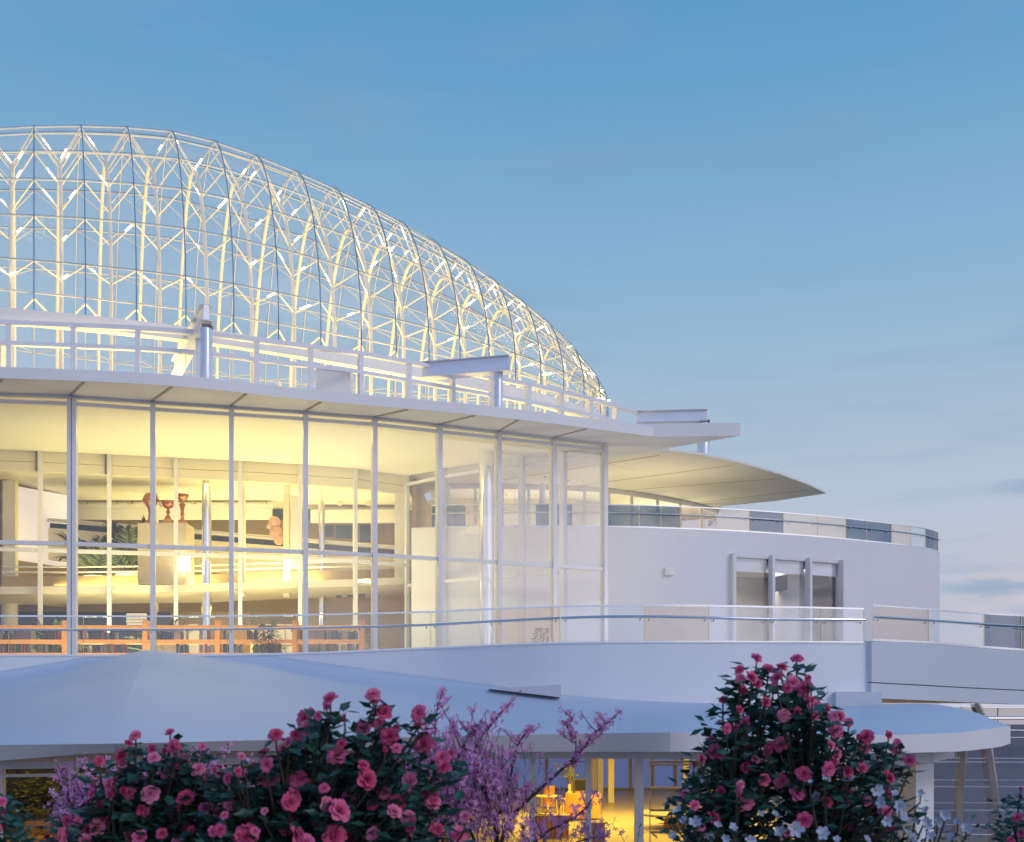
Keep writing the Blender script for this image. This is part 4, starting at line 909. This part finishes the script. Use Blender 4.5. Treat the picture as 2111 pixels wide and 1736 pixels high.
shrub('rose_bush', 'pink rose bush cut off by the right picture edge', 'rose bush', G, [Z8(*f) for f in [(2090,965,45),(2070,1130,50),(2095,1220,50),(2030,1260,40),(2150,1010,60),(2180,1150,60),(2140,1090,55),(2200,1240,60)]], 6.4, 2125, RM, .085, 60, .07, .5, M['leaf'], 24, deep=.3)
shrub('rose_bush', 'pink rose bush cut off by the left picture edge', 'rose bush', G, [Z6(*f) for f in [(12,1065,60),(28,1140,60),(-40,1010,70),(-60,1120,70),(-30,1220,70),(-100,1060,70)]], 5.3, -12, RM, .085, 60, .07, .5, M['leaf'], 25, deep=.25)
M['leaf_w'] = mat('pale_leaf', (.05,.10,.06), .45, var=.5, scale=9, trans=.15)
shrub('white_flower_shrub', 'white flowering shrub at the foot of the tall right rose bush', 'flower shrub', None, [Z8(*f) for f in WB], 6.05, 1720, WM, .1, 16, .05, .32, M['leaf_w'], 26, True, deep=.45)
# ---- lilac blossom shrubs : branches given as image polylines at depth
def blossom_shrub(label, branches, Y, dens, size, seed, fill, base_px):
    rnd = random.Random(seed); base = Vector((XW(base_px,Y),Y,2.35)); t = thing('blossom_shrub', label, 'flowering shrub', base, 'lilac blossom shrubs')
    st = MB(); bl = MB()
    def blossom(c, s_):
        n = Vector((rnd.uniform(-1,1),rnd.uniform(-1,.3),rnd.uniform(-.4,1))).normalized(); a0 = n.orthogonal().normalized(); b0 = n.cross(a0); ph = rnd.uniform(0,6.28)
        for k in range(4):
            a = ph+k*1.571; d = a0*math.cos(a)+b0*math.sin(a); e = -a0*math.sin(a)+b0*math.cos(a)
            bl.add([c, c+d*s_*.55+e*s_*.32+n*s_*.1, c+d*s_+n*s_*.28, c+d*s_*.55-e*s_*.32+n*s_*.1], [(0,1,2,3)])
    for pl, r0, r1 in branches:
        pts = [at(x, y, Y+dy) for x, y, dy in pl]; sp = [Vector(p) for p in spline(pts, 5)]; n = len(sp)
        st.tube(sp, [lerp(r0, r1, i/(n-1)) for i in range(n)], 5)
        Ltot = sum((sp[i+1]-sp[i]).length for i in range(n-1))
        for k in range(int(Ltot*dens*.55)):
            i = rnd.randrange(n-1); c = sp[i].lerp(sp[i+1], rnd.random()); k2 = i/(n-1)
            if rnd.random() > .2+.8*k2 and r0 > .008: continue
            for _ in range(rnd.randint(1,4)):
                blossom(c+Vector((rnd.gauss(0,.014),rnd.gauss(0,.014),rnd.gauss(0,.014))), size*rnd.uniform(.6,1.2))
        # side twigs
        for k in range(int(Ltot*9)):
            i = rnd.randrange(n//4, n-1); c = sp[i]; a = rnd.uniform(0,6.28)
            e = c+Vector((math.cos(a)*.11,math.sin(a)*.10,rnd.uniform(.04,.17)))*rnd.uniform(.6,1.3); st.tube([c, c.lerp(e,.5)+Vector((0,0,-.01)), e], [.004,.003,.002], 3)
            for q in range(9):
                blossom(c.lerp(e, .25+.75*rnd.random())+Vector((rnd.gauss(0,.012),rnd.gauss(0,.012),rnd.gauss(0,.012))), size*rnd.uniform(.6,1.15))
    for (x, y, sx, sy, n) in fill:
        for k in range(n):
            p = at(rnd.gauss(x,sx), rnd.gauss(y,sy), Y+rnd.uniform(-.3,.6))
            e = p+Vector((rnd.gauss(0,.05),rnd.gauss(0,.05),.09)); st.tube([p-Vector((0,0,.06)), e], .0022, 3, False)
            for q in range(6): blossom(p.lerp(e, rnd.random())+Vector((rnd.gauss(0,.015),rnd.gauss(0,.015),rnd.gauss(0,.015))), size*rnd.uniform(.6,1.2))
    part('branches', st, M['bark'], t); part('blossom', bl, M['lilac'], t, kind='stuff'); return t
def B7(*p): return [(659.7+x*.36459, 1319.4+y*.36459, d) for x, y, d in p]
br = [(B7((1005,1500,0),(1000,1143,0),(960,950,0),(900,770,0),(870,660,.05),(905,560,.1),(960,490,.1),(1050,380,.1)),.020,.004),
      (B7((1010,1200,0),(1060,1040,-.05),(1150,930,-.1),(1260,830,-.1),(1380,720,-.1),(1490,610,-.1),(1545,530,-.1),(1620,475,-.1),(1700,400,-.1)),.015,.003),
      (B7((1150,1200,0),(1290,1080,0),(1430,1010,0),(1520,930,0),(1560,850,0)),.012,.003),
      (B7((900,1200,.1),(820,1000,.1),(760,760,.1),(820,580,.1),(880,500,.1)),.012,.003),
      (B7((980,1050,.1),(1060,860,.2),(1100,650,.2),(1150,540,.2),(1210,490,.2)),.010,.003),
      (B7((700,1200,.2),(660,900,.2),(650,600,.2),(655,430,.2),(690,290,.2)),.010,.002),
      (B7((800,640,.2),(770,540,.2),(735,450,.2)),.006,.002),
      (B7((1380,720,-.1),(1440,690,-.1),(1500,690,-.1)),.006,.002),
      (B7((1430,560,-.1),(1410,500,-.1),(1440,410,-.1)),.004,.002),(B7((1440,700,-.1),(1445,560,-.1),(1410,510,-.1),(1365,450,-.1)),.005,.002),
      (B7((600,1250,.1),(560,900,.1),(610,700,.1),(600,510,.1)),.009,.002),
      (B7((1300,1200,.1),(1500,1130,.1),(1640,1100,.1)),.009,.003)]
blossom_shrub('lilac pink blossom shrub with long bare twigs right of the large rose bush', br, 7.0, 120, .021, 31, [(985,1660,65,42,280),(905,1665,45,50,170),(1120,1726,75,10,50),(890,1600,40,40,90),(1000,1580,45,35,90)], 1030)
br2 = [([(285,2300,.2),(175,1790,0),(160,1700,0),(140,1640,0),(150,1600,.1)],.010,.003),([(285,2300,.2),(200,1790,0),(205,1680,.1),(225,1610,.1)],.009,.002),([(285,2300,.2),(420,1790,.3),(430,1650,.3),(430,1560,.3)],.009,.002),([(285,2300,.2),(300,1790,.3),(320,1690,.3),(300,1620,.3)],.009,.002)]
blossom_shrub('smaller lilac blossom shrub showing through the left rose bush', br2, 6.6, 80, .020, 32, [(170,1640,22,25,60),(140,1700,18,25,35),(400,1640,60,40,90),(520,1670,60,35,80)], 260)
# ================================================================== LIGHTS, WORLD, CAMERA
def area(name, loc, sx, sy, e, col=(1,.76,.34), rot=(math.pi,0,0)):
    l = bpy.data.lights.new(name,'AREA'); l.shape = 'RECTANGLE'; l.size = sx; l.size_y = sy; l.energy = e; l.color = col
    o = bpy.data.objects.new(name,l); C.objects.link(o); o.location = loc; o.rotation_euler = rot; return o
Wm = (1,.91,.42)
UP = (math.pi,0,0); DN = (0,0,0)
area('lobby_uplight', (-15.5,45.3,TF+.12), 5, 1.4, 640, Wm); area('lobby_uplight', (-9.5,45.7,TF+.12), 6, 1.6, 610, Wm); area('lobby_uplight', (-4,45.2,TF+.12), 4, 2, 180, Wm)
area('bookcase_light', (-14,42.0,TF+.1), 14, .3, 240, (1,.78,.38), (R(180-35),0,0))  # added unseen strip on the lobby floor, brightens the shelves
area('hall_uplight', (-17,49.8,9.9), 7, 1.5, 420, (1,.83,.32)); area('hall_uplight', (-9.5,51.0,10.2), 6, 1.5, 480, (1,.83,.32))
area('ramp_uplight', (-13,54.4,11.2), 14, 1, 520, (1,.85,.34))
area('lower_hall_light', (-13,51,9.1), 12, 2, 220, (1,.70,.24), DN)
area('lobby_downlight', (-13,43.6,ZC-.1), 14, 1.6, 300, (1,.74,.28), DN)
area('dome_uplight', (-18,45,16.0), 8, 2, 1150, (1,.74,.20)); area('dome_uplight', (-9,49,16.0), 8, 2, 1150, (1,.74,.20)); area('dome_uplight', (-1,53,16.0), 7, 2, 1150, (1,.74,.20))
area('penthouse_uplight', (1.5,58.2,TZ-.02), 9, 1.4, 200, (1,.86,.55)); area('penthouse_uplight', (8.4,61.8,TZ-.02), 3, 1.5, 160, (1,.86,.5))
area('terrace_uplight', (5.6,42.6,TF+.1), 4, 1.5, 150, (1,.86,.76))  # added lamp hidden behind the parapet, brightens the roof wing's underside
area('soffit_uplight', (6.6,53.2,TZ-.03), 7, 1.6, 110, (1,.86,.50))
area('room_light', (5,42,3.55), 11, 8, 1300, (1,.73,.13), DN); area('room_light', (4,53,3.55), 10, 4, 40, (1,.70,.18), DN)
area('planter_light', (-11.5,31.6,3.5), 7, 2, 70, (1,.68,.15), DN)
area('tower_room_light', (13,55.5,11.35), 4, 1.5, 170, (1,.92,.82), DN)
area('conservatory_light', (14.5,34.5,4.3), 5, 1.5, 22, (1,.75,.45), DN)
sun = bpy.data.lights.new('sun','SUN'); sun.energy = .55; sun.angle = R(16); sun.color = (.98,.94,1)
so_ = bpy.data.objects.new('sun', sun); C.objects.link(so_)
SE, SA = R(34), R(52)    # elevation; azimuth right of straight behind the camera
dvec = Vector((math.sin(SA)*math.cos(SE), -math.cos(SA)*math.cos(SE), math.sin(SE)))
so_.rotation_euler = dvec.to_track_quat('Z','Y').to_euler()
w = bpy.data.worlds.new('World'); bpy.context.scene.world = w; w.use_nodes = True
nt = w.node_tree; N = nt.nodes; L = nt.links; bg = N['Background']
tc = N.new('ShaderNodeTexCoord'); sep = N.new('ShaderNodeSeparateXYZ'); L.new(tc.outputs['Generated'], sep.inputs[0])
rp = N.new('ShaderNodeValToRGB'); L.new(sep.outputs['Z'], rp.inputs['Fac']); e = rp.color_ramp.elements
stops = [(0,(.50,.50,.60)),(.10,(.545,.525,.60)),(.2,(.44,.525,.64)),(.32,(.30,.465,.63)),(.43,(.19,.395,.61)),(.505,(.125,.335,.575)),(.56,(.108,.305,.545)),(1,(.03,.12,.33))]
e[0].position = 0; e[0].color = stops[0][1]+(1,); e[1].position = 1; e[1].color = stops[-1][1]+(1,)
for p, c in stops[1:-1]: q = e.new(p); q.color = c+(1,)
# warmer, brighter dusk sky on the side behind the camera
rb = N.new('ShaderNodeValToRGB'); L.new(sep.outputs['Z'], rb.inputs['Fac']); e = rb.color_ramp.elements
e[0].position = 0; e[0].color = (.80,.80,.95,1); e[1].position = 1; e[1].color = (.03,.12,.33,1)
for p, c in ((.15,(.58,.65,.90)),(.40,(.13,.27,.60))): q = e.new(p); q.color = c+(1,)
mr = N.new('ShaderNodeMapRange'); mr.interpolation_type = 'SMOOTHSTEP'; mr.inputs['From Min'].default_value = .25; mr.inputs['From Max'].default_value = -.6; L.new(sep.outputs['Y'], mr.inputs['Value'])
mx = N.new('ShaderNodeMix'); mx.data_type = 'RGBA'; L.new(mr.outputs[0], mx.inputs['Factor']); L.new(rp.outputs[0], mx.inputs[6]); L.new(rb.outputs[0], mx.inputs[7])
# soft after-glow low in the sky, behind the camera to the right
gdv = N.new('ShaderNodeVectorMath'); gdv.operation = 'DOT_PRODUCT'; L.new(tc.outputs['Generated'], gdv.inputs[0])
ga, ge_ = R(46), R(9); gdv.inputs[1].default_value = (math.sin(ga)*math.cos(ge_), -math.cos(ga)*math.cos(ge_), math.sin(ge_))
gm = N.new('ShaderNodeMapRange'); gm.interpolation_type = 'SMOOTHSTEP'; gm.inputs['From Min'].default_value = .72; gm.inputs['From Max'].default_value = 1.0; gm.inputs['To Max'].default_value = 1.0; L.new(gdv.outputs['Value'], gm.inputs['Value'])
glw = N.new('ShaderNodeMix'); glw.data_type = 'RGBA'; L.new(gm.outputs[0], glw.inputs['Factor']); L.new(mx.outputs[2], glw.inputs[6]); glw.inputs[7].default_value = (1.35,1.25,1.35,1)
# streaky clouds
mp = N.new('ShaderNodeMapping'); mp.inputs['Scale'].default_value = (2.2,2.2,15); mp.inputs['Location'].default_value = (3.1,1.7,.4); L.new(tc.outputs['Generated'], mp.inputs['Vector'])
nz = N.new('ShaderNodeTexNoise'); nz.inputs['Scale'].default_value = 1.6; nz.inputs['Detail'].default_value = 6; nz.inputs['Roughness'].default_value = .55; L.new(mp.outputs[0], nz.inputs['Vector'])
cr = N.new('ShaderNodeMapRange'); cr.interpolation_type = 'SMOOTHSTEP'; cr.inputs['From Min'].default_value = .50; cr.inputs['From Max'].default_value = .72; cr.inputs['To Max'].default_value = .75; L.new(nz.outputs['Fac'], cr.inputs['Value'])
fade = N.new('ShaderNodeMapRange'); fade.inputs['From Min'].default_value = .5; fade.inputs['From Max'].default_value = .08; fade.inputs['To Min'].default_value = .25; L.new(sep.outputs['Z'], fade.inputs['Value'])
mu = N.new('ShaderNodeMath'); mu.operation = 'MULTIPLY'; L.new(cr.outputs[0], mu.inputs[0]); L.new(fade.outputs[0], mu.inputs[1])
m2 = N.new('ShaderNodeMix'); m2.data_type = 'RGBA'; L.new(mu.outputs[0], m2.inputs['Factor']); L.new(glw.outputs[2], m2.inputs[6]); m2.inputs[7].default_value = (.27,.40,.56,1)
# two dark cloud bars low in the sky at right, and faint mottling higher up
def math_(op, a, b=None, clamp=False):
    n = N.new('ShaderNodeMath'); n.operation = op; n.use_clamp = clamp
    for k, v in ((0,a),(1,b)):
        if v is None: continue
        if isinstance(v, (int,float)): n.inputs[k].default_value = v
        else: L.new(v, n.inputs[k])
    return n.outputs[0]
def sstep(v, a, b, hi=1.):
    n = N.new('ShaderNodeMapRange'); n.interpolation_type = 'SMOOTHSTEP'; n.inputs['From Min'].default_value = a; n.inputs['From Max'].default_value = b; n.inputs['To Max'].default_value = hi; L.new(v, n.inputs['Value']); return n.outputs[0]
def noise_(sc_, scale, det, loc=(0,0,0)):
    m_ = N.new('ShaderNodeMapping'); m_.inputs['Scale'].default_value = sc_; m_.inputs['Location'].default_value = loc; L.new(tc.outputs['Generated'], m_.inputs['Vector'])
    n = N.new('ShaderNodeTexNoise'); n.inputs['Scale'].default_value = scale; n.inputs['Detail'].default_value = det; L.new(m_.outputs[0], n.inputs['Vector']); return n.outputs['Fac']
wob = math_('MULTIPLY_ADD', noise_((6,6,30), 1.5, 4), .035); N[wob.node.name].inputs[2].default_value = -.0175
zz = math_('ADD', sep.outputs['Z'], wob)
bars = None
for zc, hw, xa, xb_ in ((.184,.010,.37,.43),(.104,.007,.33,.40)):
    d_ = math_('ABSOLUTE', math_('SUBTRACT', zz, zc)); bnd = math_('MULTIPLY', sstep(d_, hw, hw*.25), sstep(sep.outputs['X'], xa, xb_))
    bars = bnd if bars is None else math_('MAXIMUM', bars, bnd)
mot = math_('MULTIPLY', sstep(noise_((2.5,2.5,9), 2.2, 6, (5.2,.3,2.)), .48, .72, .34), sstep(sep.outputs['Z'], .12, .35))
allc = math_('MAXIMUM', math_('MULTIPLY', bars, .55), mot)
m3 = N.new('ShaderNodeMix'); m3.data_type = 'RGBA'; L.new(allc, m3.inputs['Factor']); L.new(m2.outputs[2], m3.inputs[6]); m3.inputs[7].default_value = (.19,.34,.52,1)
sky = N.new('ShaderNodeTexSky'); sky.sky_type = 'NISHITA'; sky.sun_disc = False; sky.sun_elevation = SE; sky.sun_rotation = R(180)-SA
ad = N.new('ShaderNodeMix'); ad.data_type = 'RGBA'; ad.blend_type = 'ADD'; ad.inputs['Factor'].default_value = .006; L.new(m3.outputs[2], ad.inputs[6]); L.new(sky.outputs[0], ad.inputs[7])
L.new(ad.outputs[2], bg.inputs['Color']); bg.inputs['Strength'].default_value = 1.0
cam = bpy.data.cameras.new('camera'); co = bpy.data.objects.new('camera', cam); C.objects.link(co)
co.location = (0,0,CZ); co.rotation_euler = (R(90),0,0); cam.sensor_width = 36; cam.sensor_fit = 'HORIZONTAL'; cam.lens = 36*F/2111.0
cam.shift_y = (HY-868)/2111.0; cam.clip_start = .1; cam.clip_end = 3000
cam.dof.use_dof = True; cam.dof.focus_distance = 38; cam.dof.aperture_fstop = 4.0
sc = bpy.context.scene; sc.camera = co
sc.view_settings.view_transform = 'Standard'; sc.view_settings.look = 'None'; sc.view_settings.exposure = 0
sc.render.engine = 'CYCLES'; sc.cycles.transparent_max_bounces = 24; sc.cycles.max_bounces = 8; sc.cycles.use_denoising = True
sc.cycles.sample_clamp_indirect = 4
